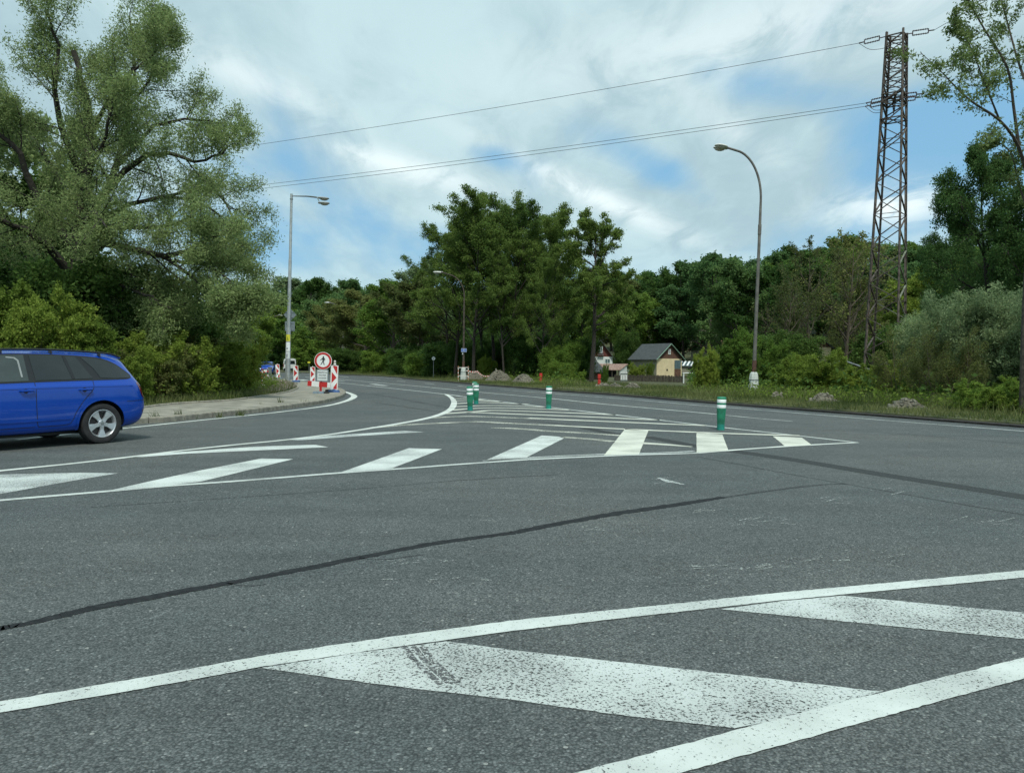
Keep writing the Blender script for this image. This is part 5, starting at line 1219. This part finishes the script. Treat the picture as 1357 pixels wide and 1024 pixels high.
# yellow gabled cabin
D = 92.0; zb = -.9; k = D/FPX
x = XD(887, D); e = empty('cabin', (x, D, zb), R(30), 'garden cabin with cream front wall, brown gable and dark grey roof', 'cabin')
hh = ZD(880, 475, D)-zb; rh = ZD(889, 456.5, D)-ZD(880, 475, D)
rf = gable(e, 3.9, 4.8, hh, rh, 'plaster_y', 'brownwood', 'tiledark', .3, trim='greentrim', sidewall='plaster_g')
window(e, (-.05, -.01, hh+rh*.48), .30, .55)
b = MB(); b.box((1.28, -.03, hh-.4-.3), (.96, .05, 1.0)); b.build('veranda_glazing', M['pane'], e); MB().box((1.28, -.045, hh-1.75), (.96, .06, .95)).build('veranda_panel', M['brownwood'], e); MB().box((1.28, -.055, hh-2.3), (1.1, .07, .1)).build('sill', M['greentrim'], e)
b = MB()
for a in range(4): b.bar((-.35+.13*math.cos(a*math.pi/4), -.03, hh-1.35+.13*math.sin(a*math.pi/4)), (-.35-.13*math.cos(a*math.pi/4), -.03, hh-1.35-.13*math.sin(a*math.pi/4)), .03)
b.build('wall_ornament', M['trim'], e)
# white and red cabin
D = 96.0; x = XD(796, D); e = empty('cabin', (x, D, zb), R(-8), 'cabin with white wall below a red brown gable and a small balcony window', 'cabin')
hh = ZD(796, 472.5, D)-zb; rh = ZD(793, 452, D)-ZD(796, 472.5, D)
gable(e, 2.9, 4.5, hh, rh, 'plaster_w', 'redbrown', 'tiledark', .35)
window(e, (.85, -.01, hh-.55), .62, .55); window(e, (.0, -.07, hh+rh*.45), .40, .75)
b = MB(); b.box((0, -.2, hh+rh*.10), (.75, .28, .05)); 
for i in range(7): b.bar((-.33+i*.11, -.32, hh+rh*.10), (-.33+i*.11, -.32, hh+rh*.10+.4), .02)
b.bar((-.36, -.32, hh+rh*.1+.4), (.36, -.32, hh+rh*.1+.4), .03); b.build('balcony', M['galvdark'], e)
# low annex with rusty red roof
D = 88.0; x = XD(810, D); e = empty('shed', (x, D, zb), 0, 'low shed with faded red sloping roof and white end wall before the cabins', 'shed')
z1, z0_ = ZD(810, 482.8, D)-zb, ZD(810, 490.6, D)-zb; w = 50*k
b = MB(); a = Vector((-w/2, 0, z0_)); vs = [(-w/2, 0, z0_), (w/2-1.2, 0, z0_), (w/2, 2.2, z1), (-w/2, 2.2, z1)]; vs += [(v[0], v[1], v[2]+.08) for v in vs]
b.add(vs, [(0, 1, 2, 3), (4, 7, 6, 5), (0, 4, 5, 1), (1, 5, 6, 2), (2, 6, 7, 3), (3, 7, 4, 0)]); b.build('roof', M['rustroof'], e)
b = MB(); b.add([(w/2-1.25, .05, -.2), (w/2-.15, 2.1, -.2), (w/2-.15, 2.1, z1-.03), (w/2-1.25, .05, z0_-.02)], [(0, 1, 2, 3)]); b.add([(w/2-1.3, .1, -.2), (w/2-.2, 2.15, -.2), (w/2-.2, 2.15, z1-.03), (w/2-1.3, .1, z0_-.02)], [(3, 2, 1, 0)]); b.build('end_wall', M['plaster_w'], e)
MB().box((-.6, 1.9, z0_/2), (w-1.6, .1, z0_)).build('back_wall', M['trim'], e)
b = MB()
for i in range(5): b.bar((-w/2+.2+i*(w-1.6)/4, .15, 0), (-w/2+.2+i*(w-1.6)/4, .15, z0_), .09)
b.build('post', M['oldwood'], e)
D = 90; x = XD(839, D); e = empty('shed', (x, D, zb), 0, 'small lean to with pale green sloping sheet roof right of the red roofed shed', 'shed')
z1, z0_ = ZD(835, 491, D)-zb, ZD(846, 497, D)-zb; b = MB(); b.add([(-.7, 0, z1), (1.0, 0, z0_), (1.0, 1.5, z0_), (-.7, 1.5, z1), (-.7, 0, z1+.05), (1.0, 0, z0_+.05), (1.0, 1.5, z0_+.05), (-.7, 1.5, z1+.05)], [(0, 1, 2, 3), (4, 7, 6, 5), (0, 4, 5, 1), (1, 5, 6, 2), (2, 6, 7, 3), (3, 7, 4, 0)]); b.build('roof', M['greentrim'], e)
MB().box((-.1, .8, z0_/2-.1), (1.2, 1.2, z0_)).build('wall', M['plaster_w'], e)
# brown roofed house behind, grey low roof, greenhouse, metal shed
D = 112.0; zc_ = -1.2; x = XD(935, D); e = empty('house', (x, D, zc_), R(-35), 'house with brown tiled roof behind the shrubs right of the cabins', 'house')
gable(e, 4.5, 6, ZD(935, 463, D)-zc_, 1.4, 'plaster_g', 'plaster_g', 'orange', .4)
D = 80.0; x = XD(936, D); e = empty('shed', (x, D, -.6), R(-38), 'dark grey low roof half hidden by the fresh green shrub', 'shed')
gable(e, 3.6, 5, ZD(936, 489, D)+.6, .9, 'oldwood', 'oldwood', 'tiledark', .3)
D = 98.0; x = XD(908, D); e = empty('greenhouse', (x, D, -.8), R(-10), 'small white striped greenhouse roof between cabin and shrubs', 'greenhouse')
z1, z0_ = ZD(912, 479, D)+.8, ZD(912, 485, D)+.8
b = MB(); b.add([(-1.3, 0, z0_), (1.3, 0, z0_), (1.7, 1.8, z1), (-.9, 1.8, z1), (-1.3, 0, z0_-.04), (1.3, 0, z0_-.04), (1.7, 1.8, z1-.04), (-.9, 1.8, z1-.04)], [(0, 1, 2, 3), (7, 6, 5, 4), (0, 4, 5, 1), (1, 5, 6, 2), (2, 6, 7, 3), (3, 7, 4, 0)]); b.build('roof_glass', M['pane'], e)
b = MB()
for i in range(6): x_ = -1.25+i*2.5/5; b.bar((x_, -.01, z0_+.05), (x_+.4, 1.8, z1+.05), .22, .03)
b.build('glazing_bar', M['white'], e); MB().box((0, .9, z0_/2-.02), (2.4, 1.4, z0_-.06)).build('wall', M['plaster_g'], e)
D = 62.0; x = XD(1118, D); e = empty('shed', (x, D, -.3), R(-20), 'shed with light sheet metal roof left of the pylon foot', 'shed')
gable(e, 3.2, 3.6, ZD(1118, 489, D)+.3, .6, 'oldwood', 'oldwood', 'metalroof', .3)
D = 75.0; x = XD(1087, D); e = empty('cabin', (x, D, -.3), R(-15), 'small dark roofed cabin peeking out left above the metal roof', 'cabin')
gable(e, 1.9, 3, ZD(1087, 460, D)+.3, .75, 'plaster_y', 'brownwood', 'tiledark', .25)
D = 70.0; x = XD(752, D); e = empty('cabin', (x, D, -.3), R(-30), 'cabin with pale gable edge hidden in the trees left of the lone alder', 'cabin')
gable(e, 3.4, 4, ZD(748, 490, D)+.3, 1.7, 'brownwood', 'plaster_w', 'tiledark', .3, trim='white')
D = 82; e = empty('shed', (XD(698, D), D, -.3), R(15), 'dark red shed in the shade under the alders', 'shed'); gable(e, 4.2, 3.5, 1.5, .8, 'redbrown', 'redbrown', 'tiledark', .2)
# tall board fence
def fence(a, c_, h, label, pitch_=.14, mk='oldwood'):
    d = (c_-a); L_ = d.length; e = empty('wooden_fence', a, math.atan2(d.y, d.x), label, 'fence'); g = random.Random(int(L_*10)); b = MB(); n = int(L_/pitch_)
    for i in range(n): hh_ = h*g.uniform(.9, 1.04); b.box((i*pitch_, g.uniform(-.01, .01), hh_/2), (pitch_*.82, .025, hh_), 0, Matrix.Rotation(g.uniform(-.02, .02), 3, 'Y'))
    b.build('board_panel', M[mk], e); b = MB(); b.bar((0, .05, h*.25), (L_, .05, h*.25), .06); b.bar((0, .05, h*.8), (L_, .05, h*.8), .06); b.build('rail', M[mk], e)
    for i in range(int(L_/2.5)+1): MB().box((min(L_, i*2.5), .11, h*.5), (.1, .1, h*1.05)).build('post', M[mk], e)
fence(Vector((XD(815, 66), 66, -.25)), Vector((XD(909, 62), 62, -.25)), ZD(860, 497, 64)+.25, 'weathered dark board fence in front of the cabins')
e = empty('garden_gate', (XD(827, 64.5), 64.5, -.2), 0, 'whitish weathered gate in the fence below the white shed wall', 'gate')
b = MB()
for x_ in (-.2, 0, .2): b.box((x_, 0, .5), (.16, .03, .95))
b.build('board_panel', M['plaster_w'], e); b = MB(); b.box((0, -.03, .25), (.6, .03, .08)); b.box((0, -.03, .8), (.6, .03, .08)); b.build('rail', M['galvdark'], e)
e = empty('garden_bench', (XD(911, 60), 60, -.1), 0, 'white garden trestle near the end of the fence', 'trestle')
MB().box((0, 0, .85), (.75, .3, .06)).build('top', M['white'], e)
for x_ in (-.3, .3):
    MB().box((x_, 0, .42), (.06, .25, .84)).build('leg', M['white'], e)

# ---------------------------------------------------------------- vehicles
def estate(name, label, loc, heading, sx=1.0, rails=True):
    """x forward, y left, z up; origin under the rear axle"""
    e = empty(name, loc, heading, label, 'car')
    Rg = [ # rings of 9 points bottom centre -> roof centre
     [(-.98,0,.30),(-.98,.50,.30),(-1.02,.66,.42),(-1.05,.72,.60),(-1.0,.72,.84),(-.94,.69,.96),(-.70,.53,1.30),(-.66,.35,1.38),(-.64,0,1.40)],
     [(-.93,0,.27),(-.93,.60,.27),(-.97,.76,.38),(-1.0,.81,.58),(-.93,.81,.85),(-.88,.77,.965),(-.63,.555,1.325),(-.60,.37,1.40),(-.58,0,1.42)],
     [(-.80,0,.25),(-.80,.68,.25),(-.82,.83,.34),(-.83,.875,.56),(-.78,.87,.87),(-.73,.825,.975),(-.50,.58,1.352),(-.47,.39,1.42),(-.45,0,1.44)],
     [(-.42,0,.23),(-.42,.74,.23),(-.42,.865,.31),(-.42,.905,.56),(-.40,.90,.88),(-.38,.855,.975),(-.25,.605,1.385),(-.25,.40,1.447),(-.25,0,1.465)],
     [(.3,0,.22),(.3,.75,.22),(.3,.87,.29),(.3,.907,.56),(.3,.90,.88),(.3,.86,.965),(.3,.625,1.412),(.3,.40,1.465),(.3,0,1.482)],
     [(1.0,0,.21),(1.0,.76,.21),(1.0,.87,.28),(1.0,.907,.55),(1.0,.90,.87),(1.0,.86,.95),(1.0,.635,1.42),(1.0,.40,1.47),(1.0,0,1.487)],
     [(1.6,0,.21),(1.6,.76,.21),(1.6,.87,.28),(1.6,.907,.55),(1.6,.90,.86),(1.6,.86,.935),(1.55,.63,1.40),(1.5,.40,1.455),(1.48,0,1.472)],
     [(2.05,0,.21),(2.05,.76,.21),(2.05,.87,.28),(2.05,.905,.54),(2.1,.895,.85),(2.12,.855,.925),(1.98,.60,1.29),(1.9,.40,1.37),(1.86,0,1.39)],
     [(2.5,0,.21),(2.5,.74,.21),(2.5,.87,.30),(2.5,.90,.54),(2.5,.885,.83),(2.55,.84,.91),(2.52,.60,1.02),(2.5,.40,1.08),(2.48,0,1.10)],
     [(2.9,0,.21),(2.9,.72,.21),(2.9,.86,.31),(2.9,.895,.54),(2.9,.87,.80),(2.9,.80,.875),(2.8,.62,.93),(2.75,.40,.955),(2.72,0,.965)],
     [(3.25,0,.20),(3.25,.66,.20),(3.28,.82,.32),(3.28,.86,.52),(3.22,.83,.74),(3.2,.76,.81),(3.15,.58,.86),(3.15,.38,.885),(3.15,0,.895)],
     [(3.5,0,.20),(3.5,.52,.20),(3.55,.68,.34),(3.56,.73,.50),(3.48,.72,.66),(3.44,.66,.73),(3.42,.52,.77),(3.42,.34,.79),(3.42,0,.80)],
     [(3.56,0,.22),(3.56,.34,.22),(3.62,.46,.36),(3.63,.50,.50),(3.55,.50,.62),(3.52,.46,.67),(3.5,.38,.70),(3.5,.26,.715),(3.5,0,.72)]]
    A = np.array(Rg, float); A[..., 0] = np.where(A[..., 0] < 0, A[..., 0]*.75, A[..., 0])
    def cr(a, b_, c, d, t): return .5*((2*b_)+(c-a)*t+(2*a-5*b_+4*c-d)*t*t+(3*b_-a-3*c+d)*t**3)
    def dense(A, n):
        out = []
        for i in range(len(A)-1):
            a, b_, c, d = A[max(i-1, 0)], A[i], A[i+1], A[min(i+2, len(A)-1)]
            if i == 0: a = 2*b_-c
            if i+2 > len(A)-1: d = 2*c-b_
            for k in range(n): out.append(cr(a, b_, c, d, k/n))
        out.append(A[-1]); return np.array(out)
    U = dense(A, 7); V = np.swapaxes(U, 0, 1)
    rows = []
    for j in range(8):
        n = 1 if j == 0 else (6 if j in (2, 3, 5) else 4)
        for k in range(n):
            t = k/n
            if j in (0, 5): rows.append(V[j]+(V[j+1]-V[j])*t)
            elif j == 1: rows.append(cr(V[1], V[1], V[2], V[3], t))
            elif j == 4: rows.append(cr(V[3], V[4], V[5], V[5]*2-V[4]*1.0-(V[5]-V[4])*.0, t))
            elif j == 6: rows.append(cr(V[6]*2-V[7], V[6], V[7], V[8], t))
            elif j == 7: d = V[8].copy(); m_ = V[7].copy(); m_[:, 1] *= -1; rows.append(cr(V[6], V[7], V[8], m_, t))
            else: rows.append(cr(V[j-1], V[j], V[j+1], V[j+2], t))
    rows.append(V[8]); Gd = np.array(rows); nr_, nu = Gd.shape[:2]
    b = MB(); full = list(Gd)+[r*np.array([1, -1, 1]) for r in Gd[::-1][1:-1]]; nf = len(full)
    b.v = [tuple(p) for r in full for p in r]
    for i in range(nf):
        for j in range(nu-1): k = (i+1) % nf; b.f.append((i*nu+j, i*nu+j+1, k*nu+j+1, k*nu+j)); b.m.append(0)
    b.f.append(tuple(i*nu for i in range(nf))); b.f.append(tuple(i*nu+nu-1 for i in range(nf))[::-1]); b.m += [0, 0]
    me = b.mesh('body', [M['carblue'], M['trim']], False)
    # wheel arches
    wx, wr = (0.0, 2.686), .365
    cb = MB()
    for x in wx:
        for s_ in (-1, 1): cb.lathe([(wr, -.25), (wr, .25)], 40, 0, (x, s_*.82, .325), Matrix.Rotation(math.pi/2, 3, 'X'))
    cm = cb.mesh('cutter', M['trim']); co = bpy.data.objects.new('cutter', cm); COL.objects.link(co); bo = bpy.data.objects.new('body', me); COL.objects.link(bo)
    md = bo.modifiers.new('b', 'BOOLEAN'); md.operation = 'DIFFERENCE'; md.object = co; md.solver = 'EXACT'
    dg = bpy.context.evaluated_depsgraph_get(); dg.update(); me2 = bpy.data.meshes.new_from_object(bo.evaluated_get(dg)); bpy.data.objects.remove(bo); bpy.data.objects.remove(co)
    me2.name = 'body'; me2.materials.clear(); me2.materials.append(M['carblue']); me2.materials.append(M['trim'])
    for p in me2.polygons:
        c = p.center; d = min(math.hypot(c.x-x, c.z-.325) for x in wx)
        p.material_index = 1 if ((d < wr+.004 and abs(c.y) > .3) or c.z < .235) and abs(p.normal.y) < .99 or (d < wr-.01 and abs(abs(c.y)-.57) < .01) else 0
    me2.polygons.foreach_set('use_smooth', [True]*len(me2.polygons)); me2.set_sharp_from_angle(angle=R(40))
    link('body', me2, e)
    bvh = BVHTree.FromPolygons([v.co.copy() for v in me.vertices], [tuple(p.vertices) for p in me.polygons])
    def side(name, poly_, off, m, parent=e, res=.035, both=True, th=0):
        """patch given in (x,z), laid on the flank"""
        P2 = [Vector((x*.75 if x < 0 else x, z, 0)) for x, z in poly_] if name not in ('arch_lip', 'bumper_seam') else [Vector((x, z, 0)) for x, z in poly_]; bmx = bmesh.new(); vs = [bmx.verts.new(v) for v in P2]; bmx.faces.new(vs)
        bmesh.ops.triangulate(bmx, faces=bmx.faces[:])
        for _ in range(7):
            es_ = [q for q in bmx.edges if q.calc_length() > res*2]
            if not es_: break
            bmesh.ops.subdivide_edges(bmx, edges=es_, cuts=1); bmesh.ops.triangulate(bmx, faces=bmx.faces[:])
        for s_ in ((1, -1) if both else (1,)):
            b = MB(); bmx.verts.ensure_lookup_table(); vv = []; bad = set()
            for v in bmx.verts:
                h = bvh.ray_cast(Vector((v.co.x, s_*2, v.co.y)), Vector((0, -s_, 0)))
                y = (h[0].y+s_*off) if h[0] is not None else s_*.8
                nn_ = h[1] if h[0] is not None else Vector((0, s_, 0))
                if nn_.y*s_ < 0: nn_ = -nn_
                q = (h[0]+nn_*off) if h[0] is not None else Vector((v.co.x, s_*.8, v.co.y)); vv.append(q)
                if h[0] is None: bad.add(v.index)
            b.add(vv, [tuple(w.index for w in f.verts) for f in bmx.faces if not any(w.index in bad for w in f.verts)]); b.build(name, m, parent, True)
        bmx.free()
    def curve_poly(pts, n=4, closed=True):
        return [(v.x, v.y) for v in smooth_pts([Vector((x, z, 0)) for x, z in pts], n)]
    # black surround of the whole side window band, then the glasses
    top = [(-.735, 1.085), (-.62, 1.165), (-.45, 1.265), (-.2, 1.345), (.15, 1.385), (.6, 1.405), (1.0, 1.41), (1.4, 1.40), (1.75, 1.345), (2.0, 1.24), (2.3, 1.07)]
    bot = [(2.52, .965), (2.3, .958), (1.6, .968), (1.0, .985), (.3, 1.0), (-.3, 1.010), (-.62, 1.018), (-.72, 1.04)]
    side('window_surround', curve_poly(top, 3)+curve_poly(bot, 2), .004, M['trim'])
    side('rear_quarter_window', [(-.70, 1.055), (-.64, 1.115), (-.46, 1.235), (-.25, 1.31), (.02, 1.352), (.215, 1.365), (.06, 1.19), (-.02, 1.04), (-.35, 1.03), (-.64, 1.038)], .009, M['glass'])
    side('rear_door_window', [(.11, 1.035), (.30, 1.375), (.62, 1.388), (.98, 1.392), (.965, 1.01), (.5, 1.02)], .009, M['glass'])
    side('window_divider', [(.385, 1.03), (.435, 1.03), (.50, 1.385), (.45, 1.382)], .013, M['trim'])
    side('front_door_window', [(1.06, 1.005), (1.055, 1.39), (1.4, 1.38), (1.72, 1.325), (1.97, 1.22), (2.2, 1.085), (2.34, .985), (1.7, .985)], .009, M['glass2'])
    side('inner_pillar_trim', [(1.13, 1.06), (1.155, 1.06), (1.16, 1.30), (1.20, 1.335), (1.30, 1.345), (1.30, 1.36), (1.18, 1.352), (1.135, 1.31)], .012, M['lampgrey'])
    # shut lines and sill line
    def seam(pts, w=.009, name='door_seam'):
        P = smooth_pts([Vector((x, z, 0)) for x, z in pts], 5); a = offset(P, w/2); c = offset(P, -w/2); side(name, [(v.x, v.y) for v in a]+[(v.x, v.y) for v in c[::-1]], .0025, M['trim'], res=.05)
    seam([(.985, .99), (.99, .7), (.975, .42), (.96, .335)]); seam([(2.36, .95), (2.32, .6), (2.27, .35)])
    seam([(.12, 1.0), (.15, .86), (.30, .69), (.41, .52), (.47, .39), (.56, .335), (.96, .325)]); seam([(1.0, .325), (1.7, .32), (2.27, .34)])
    seam([(-.40, .66), (-.55, .665), (-.78, .675), (-.95, .68)], .007, 'bumper_seam')
    # swage highlights: slim raised ribs in body colour
    side('swage_line', curve_poly([(-.70, .905), (.3, .900), (1.4, .885), (2.5, .86)], 3)+curve_poly([(2.5, .872), (1.4, .897), (.3, .912), (-.70, .917)], 3), .006, M['carblue'])
    side('sill_rib', curve_poly([(.50, .42), (1.2, .405), (2.2, .40)], 3)+curve_poly([(2.2, .43), (1.2, .435), (.50, .452)], 3), .008, M['carblue'])
    # arch lips
    for x in wx:
        a_ = [R(t) for t in range(-12, 193, 8)]; side('arch_lip', [(x+.368*math.cos(t), .325+.368*math.sin(t)) for t in a_]+[(x+.405*math.cos(t), .325+.405*math.sin(t)) for t in a_[::-1]], .010, M['carblue'])
    for hx in (.17, 1.02):
        for s_ in (1, -1):
            hpt = bvh.ray_cast(Vector((hx+.09, s_*2, .865)), Vector((0, -s_, 0)))[0]; b = MB(); y = hpt.y
            b.tube([(hx, y, .862), (hx+.015, y+s_*.03, .866), (hx+.09, y+s_*.042, .868), (hx+.185, y+s_*.03, .866), (hx+.20, y, .862)], [.010, .015, .017, .015, .010], 8); b.build('door_handle', M['carblue'], e, True)
            b = MB(); b.lathe([(0, 0), (.032, .0), (.036, .006), (0, .008)], 12, 0, (hx+.11, y-s_*.002, .862), Matrix.Rotation(-s_*math.pi/2, 3, 'X')); b.build('handle_recess', M['trim'], e, True)
    # lamps
    side('tail_lamp', [(-1.02, .965), (-.90, .975), (-.80, .955), (-.845, .86), (-.90, .76), (-.945, .715), (-1.05, .72), (-1.06, .85)], .006, M['tail'])
    side('rear_reflector', [(-.93, .475), (-1.02, .475), (-1.02, .52), (-.93, .515)], .005, M['tail'])
    def fr(name, yz, off, m, sgn):
        b = MB(); vv = []
        bmx = bmesh.new(); vs = [bmx.verts.new((y, z, 0)) for y, z in yz]; bmx.faces.new(vs); bmesh.ops.triangulate(bmx, faces=bmx.faces[:])
        for _ in range(5):
            es_ = [q for q in bmx.edges if q.calc_length() > .09]
            if not es_: break
            bmesh.ops.subdivide_edges(bmx, edges=es_, cuts=1); bmesh.ops.triangulate(bmx, faces=bmx.faces[:])
        for v in bmx.verts:
            h = bvh.ray_cast(Vector((sgn*6+0.5, v.co.x, v.co.y)), Vector((-sgn, 0, 0))); 
            nn_ = h[1] if h[0] is not None else None
            if nn_ is not None and nn_.x*sgn < 0: nn_ = -nn_
            vv.append(h[0]+nn_*off if h[0] is not None else Vector((sgn*1.0, v.co.x, v.co.y)))
        b.add(vv, [tuple(w.index for w in f.verts) for f in bmx.faces]); bmx.free(); return b.build(name, m, e, True)
    fr('windscreen', [(-.70, 1.02), (-.35, 1.07), (0, 1.09), (.35, 1.07), (.70, 1.02), (.56, 1.33), (.3, 1.39), (0, 1.41), (-.3, 1.39), (-.56, 1.33)], .008, M['glass'], 1)
    fr('rear_window', [(-.60, 1.02), (.60, 1.02), (.46, 1.30), (0, 1.335), (-.46, 1.30)], .008, M['glass'], -1)
    for s_ in (1, -1):
        fr('head_lamp', [(s_*.42, .60), (s_*.78, .64), (s_*.82, .76), (s_*.45, .71)], .01, M['head'], 1)
    fr('grille', [(-.36, .50), (.36, .50), (.40, .66), (-.40, .66)], .012, M['trim'], 1); fr('lower_intake', [(-.60, .27), (.60, .27), (.55, .38), (-.55, .38)], .012, M['trim'], 1)
    fr('number_plate', [(-.26, .42), (.26, .42), (.26, .52), (-.26, .52)], .02, M['white'], 1)
    for s_ in (1, -1):
        b = MB(); b.box((2.05, s_*.98, 1.0), (.12, .20, .13), taper=.85); b.bar((2.05, s_*.86, .97), (2.05, s_*.95, .98), .06); b.build('wing_mirror', M['carblue'], e)
    if rails:
        for s_ in (1, -1):
            P = [(-.45, 1.375), (-.30, 1.425), (0, 1.452), (.6, 1.478), (1.1, 1.478), (1.45, 1.462), (1.62, 1.425)]
            b = MB(); pts = smooth_pts([Vector((x, s_*(.615 if 0 < i < 6 else .60), z)) for i, (x, z) in enumerate(P)], 4); b.tube(pts, .015, 8)
            for x, z in ((-.1, 1.44), (.65, 1.47), (1.35, 1.465)): b.bar((x, s_*.62, z-.05), (x, s_*.615, z), .03, .05)
            b.build('roof_rail', M['trim'], e, True)
    b = MB(); b.add([(-.32, -.50, 1.425), (-.32, .50, 1.425), (-.545, .47, 1.378), (-.545, -.47, 1.378), (-.32, -.50, 1.39), (-.32, .50, 1.39), (-.53, .47, 1.35), (-.53, -.47, 1.35)], [(0, 1, 2, 3), (7, 6, 5, 4), (0, 4, 5, 1), (1, 5, 6, 2), (2, 6, 7, 3), (3, 7, 4, 0)])
    b.build('roof_spoiler', M['carblue'], e)
    # wheels
    for x in wx:
        for s_ in (1, -1):
            w = empty('wheel', (x, s_*.80, .320)); w.parent = e; w.rotation_euler = (R(-90*s_), R(17), 0)
            MB().lathe([(.215, -.095), (.285, -.105), (.310, -.095), (.320, -.07), (.321, 0), (.320, .07), (.310, .095), (.285, .105), (.225, .098), (.215, .09), (.215, -.095)], 48).build('tyre', M['rubber'], w, True)
            MB().lathe([(.0, .02), (.20, .02), (.205, .05), (.214, .086), (.222, .099), (.216, .101), (.20, .080), (.19, .03), (.0, .028)], 40).build('rim', M['alloy'], w, True)
            MB().lathe([(0, .031), (.188, .033), (.188, .028)], 32).build('brake_recess', M['darkalloy'], w)
            b = MB()
            for k in range(5):
                a = 2*math.pi*k/5; c, s2 = math.cos(a), math.sin(a)
                P = [(.035, -.030), (.10, -.028), (.203, -.063), (.207, -.03), (.208, .03), (.203, .063), (.10, .028), (.035, .030)]
                zt = [.085, .083, .088, .09, .09, .088, .083, .085]; n = len(P)
                vs = [(p[0]*c-p[1]*s2, p[0]*s2+p[1]*c, zt[i]) for i, p in enumerate(P)]+[(p[0]*c-p[1]*s2, p[0]*s2+p[1]*c, zt[i]-.035) for i, p in enumerate(P)]
                b.add(vs, [tuple(range(n)), tuple(range(n, 2*n))[::-1]]+[(i, (i+1) % n, (i+1) % n+n, i+n) for i in range(n)])
            b.lathe([(.06, .04), (.06, .083), (.052, .089), (0, .09)], 20); b.build('spokes', M['alloy'], w)
            b = MB(); b.lathe([(.028, .0895), (.028, .094), (0, .095)], 16)
            for k in range(5): a = 2*math.pi*(k+.5)/5; b.lathe([(.008, .085), (.008, .092), (0, .092)], 8, 0, (.043*math.cos(a), .043*math.sin(a), 0))
            b.build('hub_cap', M['galvdark'], w)
    # underbody and seats seen through the lighter glass stay inside the body
    MB().box((1.3, 0, .20), (3.6, 1.2, .07)).build('underbody', M['trim'], e)
    return e
rw = G(134.5, 587.4); TH = R(57)
hd = math.atan2(-math.sin(TH), -math.cos(TH)); hv = Vector((math.cos(hd), math.sin(hd), 0)); lv = Vector((-hv.y, hv.x, 0))
CAR = estate('estate_car', 'bright blue estate car with roof rails driving out at the left edge', rw-lv*.86, hd)
# far blue car: same family of shapes, lower, seen from the front
car2 = copy_tree(CAR); car2['label'] = 'small distant blue car coming round the bend behind the left roadworks'; car2['category'] = 'car'; car2.name = 'oncoming_car'
p = AT(355.5, 496, 84); car2.rotation_euler = (0, 0, R(-79)); car2.location = (p.x-.95, 84+3.0, 0)
car2.scale = (.95, 1.0, .98)
for c in list(car2.children):
    if c.name.startswith('roof_rail'): bpy.data.objects.remove(c)
# white van from behind
vp_ = AT(384, 492, 116); e = empty('white_van', (vp_.x, 116, 0), R(14), 'white van with dark rear windows driving away behind the silver lamp post', 'van')
Wv, Lv, Hv = 1.9, 4.8, 1.98
b = MB(); prof = [(-Wv/2+.03, .32), (-Wv/2, .55), (-Wv/2+.01, 1.0), (-Wv/2+.09, 1.75), (-Wv/2+.2, Hv-.06), (-Wv/2+.4, Hv)]; prof = prof+[(-x, z) for x, z in prof[::-1]]
rings = [(0, .97), (.06, 1), (3.4, 1), (4.0, .97), (Lv, .9)]; vs = []
for i, (y, s_) in enumerate(rings):
    for x, z in prof: vs.append((x*s_, y, min(z, 1.0 if i == 4 else (1.7 if i == 3 else 9))))
n = len(prof); fs = [(i*n+j, i*n+(j+1) % n, (i+1)*n+(j+1) % n, (i+1)*n+j) for i in range(4) for j in range(n)]+[tuple(range(n))[::-1], tuple(4*n+j for j in range(n))]
b.add(vs, fs); b.build('body', M['vanwhite'], e)
for s_ in (-1, 1):
    b = MB(); b.prism([(s_*.08, 1.12), (s_*.78, 1.12), (s_*.72, 1.66), (s_*.08, 1.66)], .012, fr=Matrix.Translation((0, -.012, 0))); b.build('rear_window', M['glass'], e)
    b = MB(); b.box((s_*.90, -.005, .95), (.09, .02, .5)); b.build('tail_lamp', M['tail'], e)
    for y in (.85, 3.9): MB().lathe([(0, -.1), (.24, -.1), (.33, -.08), (.33, .08), (.24, .1), (0, .1)], 24, 0, (s_*.82, y, .33), Matrix.Rotation(math.pi/2, 3, 'Y')).build('wheel', M['rubber'], e)
    for y0, y1 in ((.35, 1.35), (1.5, 2.5), (2.65, 3.5)):
        b = MB(); x0 = s_*(Wv/2+.004); b.add([(x0*.995, y0, 1.1), (x0*.995, y1, 1.1), (x0*.93, y1-.05, 1.66), (x0*.93, y0+.03, 1.66)], [(0, 1, 2, 3)]); b.build('side_window', M['glass'], e)
MB().box((0, -.03, .42), (1.7, .10, .2)).build('bumper', M['trim'], e); MB().box((0, -.02, .78), (.5, .02, .12)).build('number_plate', M['retro'], e); MB().box((0, -.015, 1.0), (.012, .012, 1.3)).build('door_seam', M['trim'], e)
